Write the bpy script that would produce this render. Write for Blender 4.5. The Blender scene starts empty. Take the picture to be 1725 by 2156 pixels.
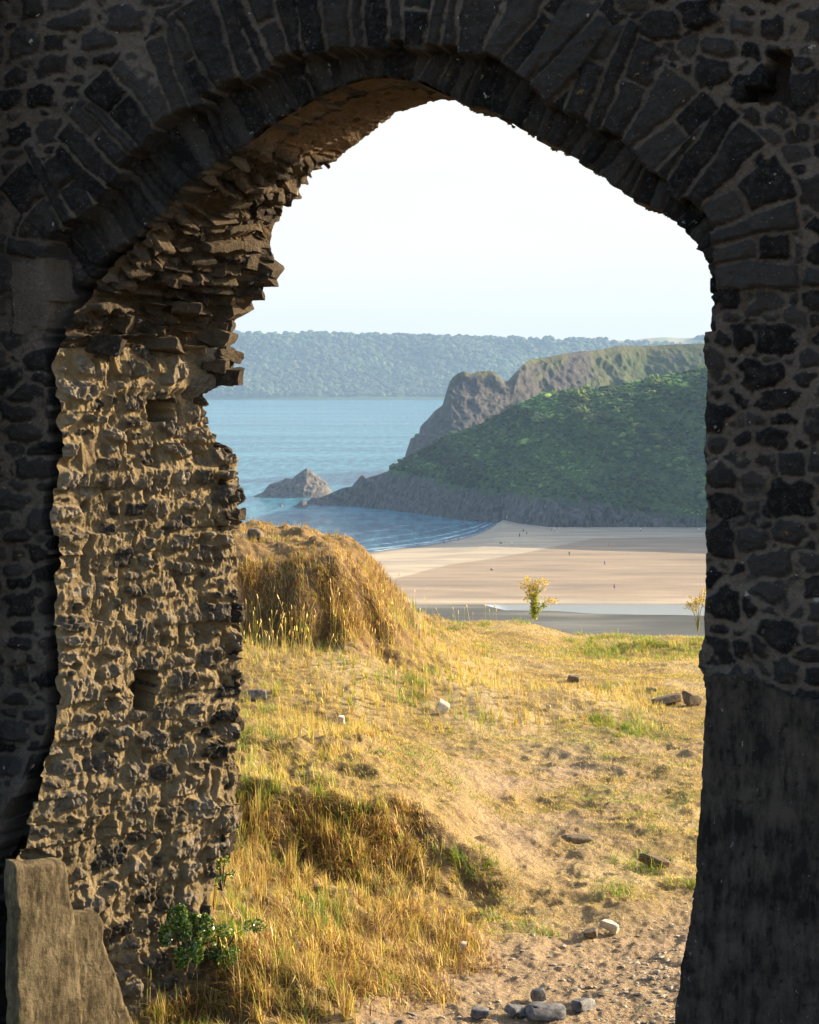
import bpy, math, random
import numpy as np
from mathutils import Vector

# ------------------------------------------------------------------ camera, sky, sun, exposure
SC = bpy.context.scene
COL = SC.collection
F, CX, HY, CZ = 5000.0, 862.5, 778.0, 56.0        # focal length, centre and horizon of a 1725 x 2156 frame; eye height (m)
cam = bpy.data.cameras.new('camera'); camo = bpy.data.objects.new('camera', cam); COL.objects.link(camo)
cam.sensor_width = 36; cam.lens = F / 2156 * 36; cam.shift_y = -(1078 - HY) / 2156
cam.clip_start = 0.5; cam.clip_end = 30000
camo.location = (0, 0, CZ); camo.rotation_euler = (math.pi / 2, 0, 0)
SC.camera = camo
SUN_AZ, SUN_EL = math.radians(73), math.radians(22.5)   # to the right of the view, above the horizon
W = bpy.data.worlds.new('World'); SC.world = W; W.use_nodes = True
wn = W.node_tree; bg = wn.nodes['Background']
sky = wn.nodes.new('ShaderNodeTexSky'); sky.sky_type = 'NISHITA'; sky.sun_disc = False
sky.sun_elevation = SUN_EL; sky.sun_rotation = SUN_AZ; sky.dust_density = 3.0; sky.air_density = 1.0; sky.ozone_density = 1.0
_tc = wn.nodes.new('ShaderNodeTexCoord'); _sp = wn.nodes.new('ShaderNodeSeparateXYZ'); wn.links.new(_tc.outputs['Generated'], _sp.inputs[0])
_mr = wn.nodes.new('ShaderNodeMapRange'); _mr.interpolation_type = 'SMOOTHSTEP'; wn.links.new(_sp.outputs[1], _mr.inputs[0]); _mr.inputs[1].default_value = 0.1; _mr.inputs[2].default_value = 0.8; _mr.inputs[3].default_value = 0.0; _mr.inputs[4].default_value = 0.88
_mp = wn.nodes.new('ShaderNodeMapping'); _mp.inputs['Scale'].default_value = (1.2, 1.2, 9.0); wn.links.new(_tc.outputs['Generated'], _mp.inputs[0])
_nz = wn.nodes.new('ShaderNodeTexNoise'); _nz.inputs['Scale'].default_value = 3.0; _nz.inputs['Detail'].default_value = 5; wn.links.new(_mp.outputs[0], _nz.inputs['Vector'])
_cr = wn.nodes.new('ShaderNodeValToRGB'); _cr.color_ramp.elements[0].position = 0.35; _cr.color_ramp.elements[0].color = (2.48, 2.34, 2.20, 1); _cr.color_ramp.elements[1].position = 0.65; _cr.color_ramp.elements[1].color = (2.68, 2.55, 2.41, 1); wn.links.new(_nz.outputs[0], _cr.inputs[0])
_mx = wn.nodes.new('ShaderNodeMix'); _mx.data_type = 'RGBA'; wn.links.new(_mr.outputs[0], _mx.inputs[0]); wn.links.new(sky.outputs[0], _mx.inputs[6]); wn.links.new(_cr.outputs[0], _mx.inputs[7])     # bright veil of thin high cloud over the bay
wn.links.new(_mx.outputs[2], bg.inputs[0]); bg.inputs[1].default_value = 0.15
sl = bpy.data.lights.new('sun', 'SUN'); slo = bpy.data.objects.new('sun', sl); COL.objects.link(slo)
sl.energy = 4.9; sl.angle = math.radians(0.5); sl.color = (1.0, 0.80, 0.53)
sdir = Vector((math.sin(SUN_AZ) * math.cos(SUN_EL), math.cos(SUN_AZ) * math.cos(SUN_EL), math.sin(SUN_EL)))
slo.rotation_euler = (-sdir).to_track_quat('-Z', 'Y').to_euler(); slo.location = (20, 20, 90)
SC.view_settings.view_transform = 'Standard'; SC.view_settings.look = 'None'
SC.view_settings.exposure = 1.42; SC.view_settings.gamma = 1.0
SC.cycles.max_bounces = 6; SC.cycles.diffuse_bounces = 3; SC.cycles.volume_bounces = 0
SC.cycles.transmission_bounces = 2; SC.cycles.transparent_max_bounces = 6

# ------------------------------------------------------------------ noise (numpy)
U32 = np.uint32
def hsh(i, j, k=0, seed=0):
    i = np.asarray(i).astype(np.int64); j = np.asarray(j).astype(np.int64); k = np.asarray(k).astype(np.int64)
    n = (i * 374761393 + j * 668265263 + k * 2147483647 * 3 + seed * 1274126177) & 0xffffffff
    n = ((n ^ (n >> 13)) * 1274126177) & 0xffffffff
    n = ((n ^ (n >> 16)) * 2246822519) & 0xffffffff
    return ((n ^ (n >> 15)) & 0xffffff) / float(0xffffff)
def vn(x, y, seed=0):
    xi = np.floor(x); yi = np.floor(y); fx = x - xi; fy = y - yi
    fx = fx * fx * (3 - 2 * fx); fy = fy * fy * (3 - 2 * fy)
    a = hsh(xi, yi, 0, seed); b = hsh(xi + 1, yi, 0, seed); c = hsh(xi, yi + 1, 0, seed); d = hsh(xi + 1, yi + 1, 0, seed)
    return ((a * (1 - fx) + b * fx) * (1 - fy) + (c * (1 - fx) + d * fx) * fy) * 2 - 1
def fbm(x, y, o=4, seed=0, g=0.5):
    s = 0; a = 1.0; t = 0
    for i in range(o):
        s = s + a * vn(x + 17.3 * i, y - 9.1 * i, seed + i); t += a; a *= g; x, y = (x * 1.6 + y * 1.2), (y * 1.6 - x * 1.2)
    return s / t
def ridged(x, y, o=4, seed=0, g=0.55):
    s = 0; a = 1.0; t = 0
    for i in range(o):
        s = s + a * (1 - 2 * np.abs(vn(x + 7.3 * i, y + 3.1 * i, seed + i))); t += a; a *= g; x, y = (x * 1.6 + y * 1.2), (y * 1.6 - x * 1.2)
    return s / t
def ss(a, b, x):
    t = np.clip((x - a) / (b - a), 0, 1); return t * t * (3 - 2 * t)
def bricks(x, y, hrow, wst, seed, jit=0.33, split=0.35):
    """coursed rubble: edge distance in metres and a random id per stone"""
    y = y + 0.10 * hrow * vn(x / (wst * 2), y / hrow, seed + 5) + 0.22 * hrow * vn(x / (wst * 4.2), y * 0.3, seed + 6)
    q = y / hrow; r = np.floor(q)
    lo = r + jit * (hsh(r, 0, 1, seed) - 0.5) * 2 * 0.8; hi = r + 1 + jit * (hsh(r + 1, 0, 1, seed) - 0.5) * 2 * 0.8
    r = np.where(q < lo, r - 1, np.where(q > hi, r + 1, r))
    lo = r + jit * (hsh(r, 0, 1, seed) - 0.5) * 1.6; hi = r + 1 + jit * (hsh(r + 1, 0, 1, seed) - 0.5) * 1.6
    wr = wst * (0.75 + 0.6 * hsh(r, 3, 2, seed))
    p = x / wr + hsh(r, 5, 4, seed) * 37; p = p + 0.12 * vn(y / hrow * 1.3, x / wst * 1.1, seed + 8)
    c = np.floor(p)
    lc = c + jit * (hsh(c, r, 6, seed) - 0.5) * 2; hc = c + 1 + jit * (hsh(c + 1, r, 6, seed) - 0.5) * 2
    c = np.where(p < lc, c - 1, np.where(p > hc, c + 1, c))
    lc = c + jit * (hsh(c, r, 6, seed) - 0.5) * 2; hc = c + 1 + jit * (hsh(c + 1, r, 6, seed) - 0.5) * 2
    sp = hsh(c, r, 9, seed) < split
    mid = (lo + hi) / 2 + (hsh(c, r, 10, seed) - 0.5) * 0.4 * (hi - lo)
    up = q > mid
    lo2 = np.where(sp & up, mid, lo); hi2 = np.where(sp & ~up, mid, hi)
    k = np.where(sp, np.where(up, 1, 2), 0)
    ex = np.minimum(p - lc, hc - p) * wr; ey = np.minimum(q - lo2, hi2 - q) * hrow
    # rounded corners
    R = 0.030
    e = np.where((ex < R) & (ey < R), R - np.sqrt(np.maximum((R - ex), 0) ** 2 + np.maximum((R - ey), 0) ** 2), np.minimum(ex, ey))
    sx = (p - (lc + hc) / 2) * wr; sy = (q - (lo2 + hi2) / 2) * hrow
    return e, c * 7 + k * 1009 + 13, r * 3 + k, sx, sy

def rubble(x, y, a, b, seed, asp=1.25, wmax=0.5):
    """random rubble of mixed sizes: edge distance, ids, offsets from the stone's centre"""
    gx = np.floor(x / a); gy = np.floor(y / b); f1 = np.full(x.shape, 9e9, np.float32); f2 = f1.copy(); bi = np.zeros(x.shape, np.int64); bj = bi.copy(); cx = np.zeros(x.shape, np.float32); cy = cx.copy()
    for i in range(-2, 3):
        for j in range(-2, 3):
            ii = gx + i; jj = gy + j
            px = (ii + 0.5 + 0.9 * (hsh(ii, jj, 1, seed) - 0.5) + 0.5 * (hsh(jj, 3, 3, seed) - 0.5)) * a; py = (jj + 0.5 + 0.30 * (hsh(ii, jj, 2, seed) - 0.5)) * b
            w = wmax * b * hsh(ii, jj, 4, seed) ** 1.6
            dx = np.abs(x - px) / asp; dy = np.abs(y - py); d = ((dx ** 5 + dy ** 5) ** 0.2 - w).astype(np.float32)
            m1 = d < f1; f2 = np.where(m1, f1, np.minimum(f2, d)); f1 = np.where(m1, d, f1); bi = np.where(m1, ii, bi).astype(np.int64); bj = np.where(m1, jj, bj).astype(np.int64); cx = np.where(m1, x - px, cx); cy = np.where(m1, y - py, cy)
    return (f2 - f1) * 0.5, bi, bj, cx, cy

# ------------------------------------------------------------------ scene helpers
def tag(o, label=None, cat=None, group=None, kind=None):
    if label: o['label'] = label
    if cat: o['category'] = cat
    if group: o['group'] = group
    if kind: o['kind'] = kind
    return o
def empty(name, loc, label, cat, group=None):
    o = bpy.data.objects.new(name, None); COL.objects.link(o); o.location = loc; o.empty_display_size = 0.2
    return tag(o, label, cat, group)
def link(name, me, mats, parent=None):
    o = bpy.data.objects.new(name, me); COL.objects.link(o)
    for m in (mats if isinstance(mats, (list, tuple)) else [mats]):
        if m: me.materials.append(m)
    if parent:
        o.parent = parent; o.location = (0, 0, 0)
    return o
def mesh_np(name, V, faces, attrs=None, smooth=True, origin=(0, 0, 0), matidx=None):
    """faces: list of int arrays (n,k)"""
    me = bpy.data.meshes.new(name)
    V = np.asarray(V, dtype=np.float32) - np.asarray(origin, dtype=np.float32)
    if not isinstance(faces, list): faces = [faces]
    faces = [np.asarray(f, dtype=np.int32) for f in faces if len(f)]
    me.vertices.add(len(V)); me.vertices.foreach_set('co', V.ravel())
    loops = np.concatenate([f.ravel() for f in faces]); me.loops.add(len(loops)); me.loops.foreach_set('vertex_index', loops)
    tot = np.concatenate([np.full(len(f), f.shape[1], dtype=np.int32) for f in faces])
    st = np.concatenate([[0], np.cumsum(tot)[:-1]]).astype(np.int32)
    me.polygons.add(len(tot)); me.polygons.foreach_set('loop_start', st); me.polygons.foreach_set('loop_total', tot)
    me.polygons.foreach_set('use_smooth', np.full(len(tot), smooth, dtype=bool))
    if matidx is not None: me.polygons.foreach_set('material_index', np.asarray(matidx, dtype=np.int32))
    me.update(calc_edges=True)
    for k, a in (attrs or {}).items():
        a = np.asarray(a, dtype=np.float32)
        if a.ndim == 2:
            at = me.attributes.new(k, 'FLOAT_COLOR', 'POINT'); c = np.ones((len(a), 4), dtype=np.float32); c[:, :a.shape[1]] = a
            at.data.foreach_set('color', c.ravel())
        else:
            at = me.attributes.new(k, 'FLOAT', 'POINT'); at.data.foreach_set('value', a.ravel())
    return me
def gridf(n, m, keep=None):
    i, j = np.meshgrid(np.arange(n - 1), np.arange(m - 1), indexing='ij')
    a = i * m + j; f = np.stack([a, a + m, a + m + 1, a + 1], -1).reshape(-1, 4)
    if keep is not None:
        k = keep.ravel(); f = f[k[f].all(1)]
    return f
def interp(x, pts):
    p = np.asarray(pts, float); return np.interp(x, p[:, 0], p[:, 1])
def resample(P, step):
    P = np.asarray(P, float); d = np.r_[0, np.cumsum(np.linalg.norm(np.diff(P, axis=0), axis=1))]
    n = int(d[-1] / step) + 1; t = np.linspace(0, d[-1], n)
    return np.stack([np.interp(t, d, P[:, k]) for k in range(P.shape[1])], -1), t
def smooth_rows(P, it):
    P = P.copy()
    for _ in range(it): P[1:-1] = (P[:-2] + 2 * P[1:-1] + P[2:]) / 4
    return P

class M:
    """small node-material builder"""
    def __init__(s, name, rough=0.9, spec=0.2):
        s.m = bpy.data.materials.new(name); s.m.use_nodes = True; s.t = s.m.node_tree
        s.b = s.t.nodes['Principled BSDF']; s.b.inputs['Roughness'].default_value = rough
        s.b.inputs['Specular IOR Level'].default_value = spec
        s.geo = s.t.nodes.new('ShaderNodeNewGeometry').outputs['Position']
    def n(s, ty, ins=None, **kw):
        nd = s.t.nodes.new(ty)
        for k, v in kw.items(): setattr(nd, k, v)
        for k, v in (ins or {}).items():
            if hasattr(v, 'links') or isinstance(v, bpy.types.NodeSocket): s.t.links.new(v, nd.inputs[k])
            else: nd.inputs[k].default_value = v
        return nd
    def attr(s, name, out='Fac'): return s.n('ShaderNodeAttribute', attribute_name=name).outputs[out]
    def noise(s, scale, detail=4, rough=0.55, vec=None, stretch=None, dist=0):
        v = vec or s.geo
        if stretch: v = s.n('ShaderNodeVectorMath', {0: v, 1: stretch}, operation='MULTIPLY').outputs[0]
        return s.n('ShaderNodeTexNoise', {'Vector': v, 'Scale': scale, 'Detail': detail, 'Roughness': rough, 'Distortion': dist}).outputs[0]
    def ramp(s, fac, stops):
        nd = s.n('ShaderNodeValToRGB', {'Fac': fac}); cr = nd.color_ramp
        while len(cr.elements) < len(stops): cr.elements.new(0.5)
        for e, (p, c) in zip(cr.elements, stops):
            e.position = p; e.color = (*c, 1) if len(c) == 3 else (c[0],) * 3 + (1,)
        return nd.outputs[0]
    def mix(s, f, a, b, mode='MIX'):
        nd = s.n('ShaderNodeMix', data_type='RGBA', blend_type=mode)
        for i, v in ((0, f), (6, a), (7, b)):
            if isinstance(v, bpy.types.NodeSocket): s.t.links.new(v, nd.inputs[i])
            else: nd.inputs[i].default_value = v if i == 0 else ((*v, 1) if len(v) == 3 else v)
        return nd.outputs[2]
    def math(s, op, a, b=0.0, clamp=False):
        nd = s.n('ShaderNodeMath', operation=op, use_clamp=clamp)
        for i, v in ((0, a), (1, b)):
            if isinstance(v, bpy.types.NodeSocket): s.t.links.new(v, nd.inputs[i])
            else: nd.inputs[i].default_value = v
        return nd.outputs[0]
    def col(s, c):
        if isinstance(c, bpy.types.NodeSocket): s.t.links.new(c, s.b.inputs['Base Color'])
        else: s.b.inputs['Base Color'].default_value = (*c, 1)
    def bump(s, h, dist=0.01, strength=1.0):
        b = s.n('ShaderNodeBump', {'Height': h, 'Distance': dist, 'Strength': strength}); s.t.links.new(b.outputs[0], s.b.inputs['Normal'])

# ------------------------------------------------------------------ materials
def stone_mat(name, dark, light, mortar_a, mortar_b, lichen=(0.30, 0.17, 0.03), lich=0.66, white=0.72, bd=0.012):
    m = M(name)
    tint = m.attr('tint'); mask = m.attr('mask')
    n1 = m.noise(9, 6, 0.65); n2 = m.noise(60, 4, 0.6); n3 = m.noise(3.1, 5, 0.6)
    f = m.math('ADD', m.math('MULTIPLY', tint, 0.55), m.math('MULTIPLY', m.math('ADD', m.math('MULTIPLY', n1, 0.7), m.math('MULTIPLY', n2, 0.3)), 0.6))
    st = m.ramp(f, [(0.34, dark), (0.56, tuple((a * 1.1 + b * 0.9) / 2 for a, b in zip(dark, light))), (0.80, light)])
    st = m.mix(m.math('MULTIPLY', m.ramp(m.noise(34, 5, 0.75), [(0.50, (0,)), (0.66, (1,))]), 0.55), st, tuple(min(1.0, x_ * 1.5) for x_ in light)); st = m.mix(m.math('MULTIPLY', m.ramp(m.noise(5.5, 4, 0.6), [(0.5, (0,)), (0.64, (1,))]), 0.35), st, tuple(a * 0.7 for a in mortar_a))
    mo = m.ramp(m.math('ADD', m.math('MULTIPLY', n3, 0.6), m.math('MULTIPLY', n2, 0.4)), [(0.35, mortar_a), (0.65, mortar_b)])
    c = m.mix(mask, mo, st)
    l1 = m.ramp(m.noise(14, 5, 0.7, stretch=(1, 1, 1.2)), [(lich, (0,)), (lich + 0.05, (1,))])
    c = m.mix(m.math('MULTIPLY', l1, 0.7), c, lichen)
    l2 = m.ramp(m.noise(23, 3, 0.5), [(white, (0,)), (white + 0.015, (1,))])
    c = m.mix(m.math('MULTIPLY', l2, 0.75), c, (0.42, 0.42, 0.38))
    l3 = m.ramp(m.noise(90, 2, 0.5), [(0.69, (0,)), (0.74, (1,))])
    c = m.mix(m.math('MULTIPLY', l3, 0.35), c, (0.40, 0.40, 0.38))
    m.col(c)
    h = m.math('ADD', m.noise(45, 6, 0.7), m.math('MULTIPLY', m.noise(150, 3, 0.6), 0.5))
    m.bump(h, bd)
    return m.m
MAT = {}
MAT['wall'] = stone_mat('shade_darkened_limestone_wall', (0.0040, 0.0040, 0.0041), (0.046, 0.042, 0.038), (0.075, 0.061, 0.047), (0.175, 0.146, 0.115), bd=0.03)  # same limestone as the jamb, its colour darkened in place of shade
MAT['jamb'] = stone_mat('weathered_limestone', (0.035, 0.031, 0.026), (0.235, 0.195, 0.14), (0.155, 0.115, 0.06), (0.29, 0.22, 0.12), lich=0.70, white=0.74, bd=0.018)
MAT['rubble'] = stone_mat('brown_broken_rubble', (0.018, 0.014, 0.010), (0.105, 0.078, 0.048), (0.04, 0.026, 0.013), (0.12, 0.078, 0.036), bd=0.03)
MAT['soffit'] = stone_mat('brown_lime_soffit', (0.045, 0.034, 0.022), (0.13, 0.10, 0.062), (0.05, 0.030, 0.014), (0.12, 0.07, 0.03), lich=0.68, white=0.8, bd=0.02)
def render_mat(name, a, b, spots=True):
    m = M(name); n1 = m.noise(5, 6, 0.7); n2 = m.noise(30, 5, 0.7, stretch=(1, 1, 0.25))
    c = m.ramp(m.math('ADD', m.math('MULTIPLY', n1, 0.5), m.math('MULTIPLY', n2, 0.5)), [(0.42, a), (0.58, b)])
    if spots:
        c = m.mix(m.math('MULTIPLY', m.ramp(m.noise(38, 3, 0.6, stretch=(1, 1, 0.45)), [(0.69, (0,)), (0.72, (1,))]), 0.5), c, (0.28, 0.29, 0.29))
        c = m.mix(m.math('MULTIPLY', m.ramp(m.noise(16, 3, 0.5), [(0.74, (0,)), (0.77, (1,))]), 0.5), c, (0.20, 0.10, 0.03))
        c = m.mix(m.ramp(m.noise(40, 2, 0.5), [(0.27, (0.75,)), (0.31, (0,))]), c, (0.015, 0.015, 0.017))
    m.col(c); m.bump(m.math('ADD', m.noise(60, 6, 0.75), m.noise(12, 4, 0.6)), 0.012)
    return m.m
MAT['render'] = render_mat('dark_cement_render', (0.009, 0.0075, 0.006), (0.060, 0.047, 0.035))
def slab_mat():
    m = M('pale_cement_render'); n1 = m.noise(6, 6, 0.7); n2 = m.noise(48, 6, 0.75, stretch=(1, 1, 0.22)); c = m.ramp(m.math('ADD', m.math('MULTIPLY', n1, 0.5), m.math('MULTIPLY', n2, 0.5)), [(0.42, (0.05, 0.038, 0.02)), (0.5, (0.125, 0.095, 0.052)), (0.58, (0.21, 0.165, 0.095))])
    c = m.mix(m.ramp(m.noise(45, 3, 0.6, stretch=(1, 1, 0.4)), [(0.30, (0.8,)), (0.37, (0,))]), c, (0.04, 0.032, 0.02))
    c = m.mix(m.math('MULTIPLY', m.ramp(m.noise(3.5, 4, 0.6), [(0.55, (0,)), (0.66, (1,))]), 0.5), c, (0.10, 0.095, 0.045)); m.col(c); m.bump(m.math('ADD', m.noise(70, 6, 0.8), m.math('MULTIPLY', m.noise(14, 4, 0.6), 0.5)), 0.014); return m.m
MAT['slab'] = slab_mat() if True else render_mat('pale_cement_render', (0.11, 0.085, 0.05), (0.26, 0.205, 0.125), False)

def blade_mat(name, transl=0.45):
    m = M(name, rough=0.55, spec=0.3); c = m.attr('col', 'Color'); m.col(c)
    tr = m.n('ShaderNodeBsdfTranslucent', {'Color': c}); mx = m.n('ShaderNodeMixShader', {0: transl, 1: m.b.outputs[0], 2: tr.outputs[0]})
    m.t.links.new(mx.outputs[0], m.t.nodes['Material Output'].inputs[0]); return m.m
MAT['blade'] = blade_mat('grass_blades')
MAT['leaf'] = blade_mat('glossy_leaves', 0.25); MAT['leaf'].node_tree.nodes['Principled BSDF'].inputs['Roughness'].default_value = 0.22
MAT['leaf'].node_tree.nodes['Principled BSDF'].inputs['Specular IOR Level'].default_value = 0.8
MAT['petal'] = blade_mat('flower_heads', 0.35)

m = M('dry_ground'); c = m.attr('col', 'Color')
n = m.noise(55, 5, 0.7); c = m.mix(1.0, c, m.ramp(n, [(0.3, (0.6, 0.58, 0.55)), (0.7, (1.25, 1.22, 1.2))]), 'MULTIPLY')
c = m.mix(m.math('MULTIPLY', m.ramp(m.noise(14, 3), [(0.62, (0,)), (0.68, (1,))]), 0.35), c, (0.10, 0.07, 0.04))
m.col(c); m.bump(m.math('ADD', m.noise(70, 5, 0.7), m.noise(25, 4, 0.6)), 0.02); MAT['ground'] = m.m

m = M('beach_sand', rough=0.85); c = m.attr('col', 'Color')
c = m.mix(1.0, c, m.ramp(m.noise(0.12, 6, 0.6, stretch=(0.35, 1, 1)), [(0.35, (0.80, 0.80, 0.83)), (0.65, (1.12, 1.12, 1.10))]), 'MULTIPLY'); c = m.mix(1.0, c, m.ramp(m.noise(0.03, 5, 0.65, stretch=(0.4, 1.5, 1), dist=0.6), [(0.36, (0.78, 0.79, 0.82)), (0.62, (1.1, 1.1, 1.08))]), 'MULTIPLY')
m.col(c); m.bump(m.noise(1.2, 4, 0.6), 0.15); MAT['beach'] = m.m

m = M('sea_water', rough=0.12, spec=0.35)
m.b.inputs['IOR'].default_value = 1.33
foam = m.attr('foam')
nz = m.math('ADD', m.math('MULTIPLY', m.noise(0.30, 3, 0.7, stretch=(0.7, 0.10, 1)), 0.55), m.math('MULTIPLY', m.noise(0.010, 4, 0.6, stretch=(0.25, 1.0, 1)), 0.45))
c = m.ramp(nz, [(0.40, (0.008, 0.10, 0.18)), (0.60, (0.09, 0.31, 0.41))])
fo = m.math('MULTIPLY', foam, m.ramp(m.noise(0.22, 5, 0.65, stretch=(0.45, 1.5, 1)), [(0.44, (0,)), (0.60, (1,))]))
c = m.mix(fo, c, (0.75, 0.78, 0.8)); m.col(c)
m.t.links.new(m.math('ADD', 0.12, m.math('MULTIPLY', fo, 0.6)), m.b.inputs['Roughness'])
w1 = m.noise(0.30, 6, 0.65, stretch=(0.6, 1.2, 1)); w2 = m.noise(0.05, 3, 0.6, stretch=(0.3, 1.4, 1))
m.bump(m.math('ADD', w1, m.math('MULTIPLY', w2, 2.0)), 3.0, 0.9); MAT['sea'] = m.m

m = M('river_water', rough=0.03, spec=0.5); m.b.inputs['IOR'].default_value = 1.33
m.b.inputs['Metallic'].default_value = 0.0; m.b.inputs['Specular IOR Level'].default_value = 1.0; m.col((0.50, 0.55, 0.57)); m.bump(m.noise(1.5, 3), 0.01, 0.2); MAT['river'] = m.m

def hill_mat(name, ga, gb, ra, rb, sc=1.0):
    m = M(name); g = m.attr('green')
    n1 = m.noise(0.25 * sc, 6, 0.7); n2 = m.noise(0.05 * sc, 4, 0.6)
    f = m.math('ADD', m.math('MULTIPLY', n1, 0.6), m.math('MULTIPLY', n2, 0.4))
    gc = m.ramp(f, [(0.36, ga), (0.62, gb)])
    rc = m.ramp(m.noise(0.35 * sc, 7, 0.72, stretch=(1, 1, 0.5), dist=0.8), [(0.38, ra), (0.62, rb)])
    br = m.attr('brown'); gc = m.mix(br, gc, (0.13, 0.105, 0.045))
    gg = m.math('ADD', g, m.math('MULTIPLY', m.math('SUBTRACT', m.noise(0.18 * sc, 5, 0.7), 0.5), 1.6))
    m.col(m.mix(m.ramp(gg, [(0.42, (0,)), (0.58, (1,))]), rc, gc))
    m.bump(m.math('ADD', n1, m.math('MULTIPLY', m.noise(0.9 * sc, 5, 0.7), 0.6)), 1.6 / sc); return m.m
MAT['hill'] = hill_mat('headland_turf_and_rock', (0.026, 0.058, 0.014), (0.075, 0.125, 0.024), (0.018, 0.018, 0.018), (0.14, 0.13, 0.12), 1.6)
MAT['tor'] = hill_mat('cliff_rock', (0.024, 0.040, 0.012), (0.060, 0.078, 0.020), (0.020, 0.018, 0.016), (0.092, 0.080, 0.070), 1.1)
MAT['stack'] = hill_mat('sea_rock', (0.05, 0.06, 0.03), (0.1, 0.1, 0.04), (0.055, 0.052, 0.052), (0.17, 0.155, 0.14), 2.0)
m = M('far_land'); g = m.attr('green')
m.col(m.mix(g, m.ramp(m.noise(0.02, 4), [(0.4, (0.30, 0.24, 0.13)), (0.6, (0.20, 0.21, 0.08))]), (0.03, 0.055, 0.02))); MAT['far'] = m.m
m = M('leafy_canopy', rough=0.8); m.col(m.attr('col', 'Color')); MAT['canopy'] = m.m
def rock_mat(name, a, b, sc=30):
    m = M(name, rough=0.75, spec=0.3); m.col(m.ramp(m.noise(sc, 5, 0.65), [(0.35, a), (0.65, b)])); m.bump(m.noise(sc * 3, 5, 0.7), 0.004); return m.m
MAT['rock_grey'] = rock_mat('grey_limestone_rock', (0.05, 0.053, 0.06), (0.19, 0.19, 0.195))
MAT['rock_pale'] = rock_mat('pale_rock', (0.35, 0.31, 0.24), (0.60, 0.55, 0.45))
MAT['rock_brown'] = rock_mat('brown_rock', (0.06, 0.045, 0.03), (0.20, 0.15, 0.10))
MAT['pebble'] = rock_mat('pebbles', (0.16, 0.135, 0.10), (0.42, 0.37, 0.29), 17)
MAT['stalk'] = blade_mat('dry_stalks', 0.3)

# ------------------------------------------------------------------ gateway frame
PHI = math.radians(20)
A = np.array([math.sin(PHI), math.cos(PHI)]); Wd = np.array([math.cos(PHI), -math.sin(PHI)])   # along the passage / along the wall
P0 = np.array([-1.606, 11.0])
def uvz(u, v, z):
    """wall frame (u right, v away, z below/above the eye) -> world"""
    return np.stack([P0[0] + u * Wd[0] + v * A[0], P0[1] + u * Wd[1] + v * A[1], CZ + z], -1)
def px_uz(X, Y, v=0.0):
    p = (np.asarray(X, float) - CX) / F; q = -(np.asarray(Y, float) - HY) / F
    d = (P0 @ A + v) / (p * A[0] + A[1])
    u = (p * d - P0[0]) * Wd[0] + (d - P0[1]) * Wd[1]
    return u, q * d
def curve_px(pts, v):
    a = np.asarray(pts, float); u, z = px_uz(a[:, 0], a[:, 1], v); return np.stack([u, z], -1)
VR = 0.14      # the inner ring is set back this far
C1px = [(22, 2300), (24, 1850), (52, 1770), (75, 1690), (122, 1600), (132, 1500), (132, 780), (134, 700), (150, 640), (185, 585), (230, 545), (274, 512), (325, 472), (396, 391), (446, 350), (507, 315), (573, 264), (675, 203),
        (735, 178), (791, 163), (873, 170), (946, 203), (1002, 228), (1048, 238), (1093, 269), (1149, 297), (1205, 332), (1256, 363), (1306, 403),
        (1357, 431), (1403, 452), (1448, 492), (1479, 528), (1494, 594), (1499, 640), (1493, 726), (1500, 800), (1498, 900), (1500, 1000), (1496, 1080), (1501, 1200), (1494, 1250), (1494, 1330),
        (1487, 1345), (1486, 1400), (1489, 1418), (1503, 1424), (1503, 1500), (1500, 1600), (1495, 1750), (1489, 1830), (1478, 1920), (1467, 2000), (1455, 2100), (1448, 2180), (1440, 2300)]
C0px = [(18, 2300), (20, 1850), (48, 1770), (71, 1690), (118, 1600), (128, 1500), (128, 800), (112, 640), (97, 560), (107, 497), (150, 470), (203, 431), (243, 380), (304, 304), (365, 243), (431, 218), (487, 178), (548, 152), (609, 120),
        (700, 102), (800, 96), (865, 93), (931, 106), (997, 106), (1043, 122), (1088, 157), (1124, 178), (1164, 233), (1220, 254), (1281, 279), (1322, 299),
        (1378, 370), (1418, 401), (1459, 431), (1494, 480), (1503, 540), (1506, 640), (1504, 726), (1510, 800), (1508, 1080), (1508, 1200), (1504, 1330), (1498, 1400), (1513, 1424), (1513, 1500), (1505, 1750), (1477, 2000), (1450, 2300)]
C1 = curve_px(C1px, VR); C0 = curve_px(C0px, 0.0)
C1r, S1 = resample(C1, 0.02); C0r, S0 = resample(C0, 0.03)
def dist_curve(u, z, C, S):
    sh = u.shape; P = np.stack([u.ravel(), z.ravel()], -1).astype(np.float32)
    a = C[:-1].astype(np.float32); ab = (C[1:] - C[:-1]).astype(np.float32); L2 = (ab ** 2).sum(1)
    best = np.full(len(P), 1e9, np.float32); sb = np.zeros(len(P), np.float32); ds = np.diff(S).astype(np.float32)
    for k in range(len(a)):
        t = np.clip(((P - a[k]) @ ab[k]) / L2[k], 0, 1)
        d = ((P - a[k] - t[:, None] * ab[k]) ** 2).sum(1)
        w = d < best; best[w] = d[w]; sb[w] = S[k] + t[w] * ds[k]
    # inside test (the opening polygon is closed along its bottom)
    poly = C; n = len(poly); ins = np.zeros(len(P), bool); j = n - 1
    for i in range(n):
        yi, yj = poly[i, 1], poly[j, 1]
        if yi != yj:
            cnd = ((yi > P[:, 1]) != (yj > P[:, 1])) & (P[:, 0] < (poly[j, 0] - poly[i, 0]) * (P[:, 1] - yi) / (yj - yi) + poly[i, 0])
            ins ^= cnd
        j = i
    d = np.sqrt(best); return np.where(ins, -d, d).reshape(sh), sb.reshape(sh)
def pz(Y, d=11.0): return -(Y - HY) / F * d
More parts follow.
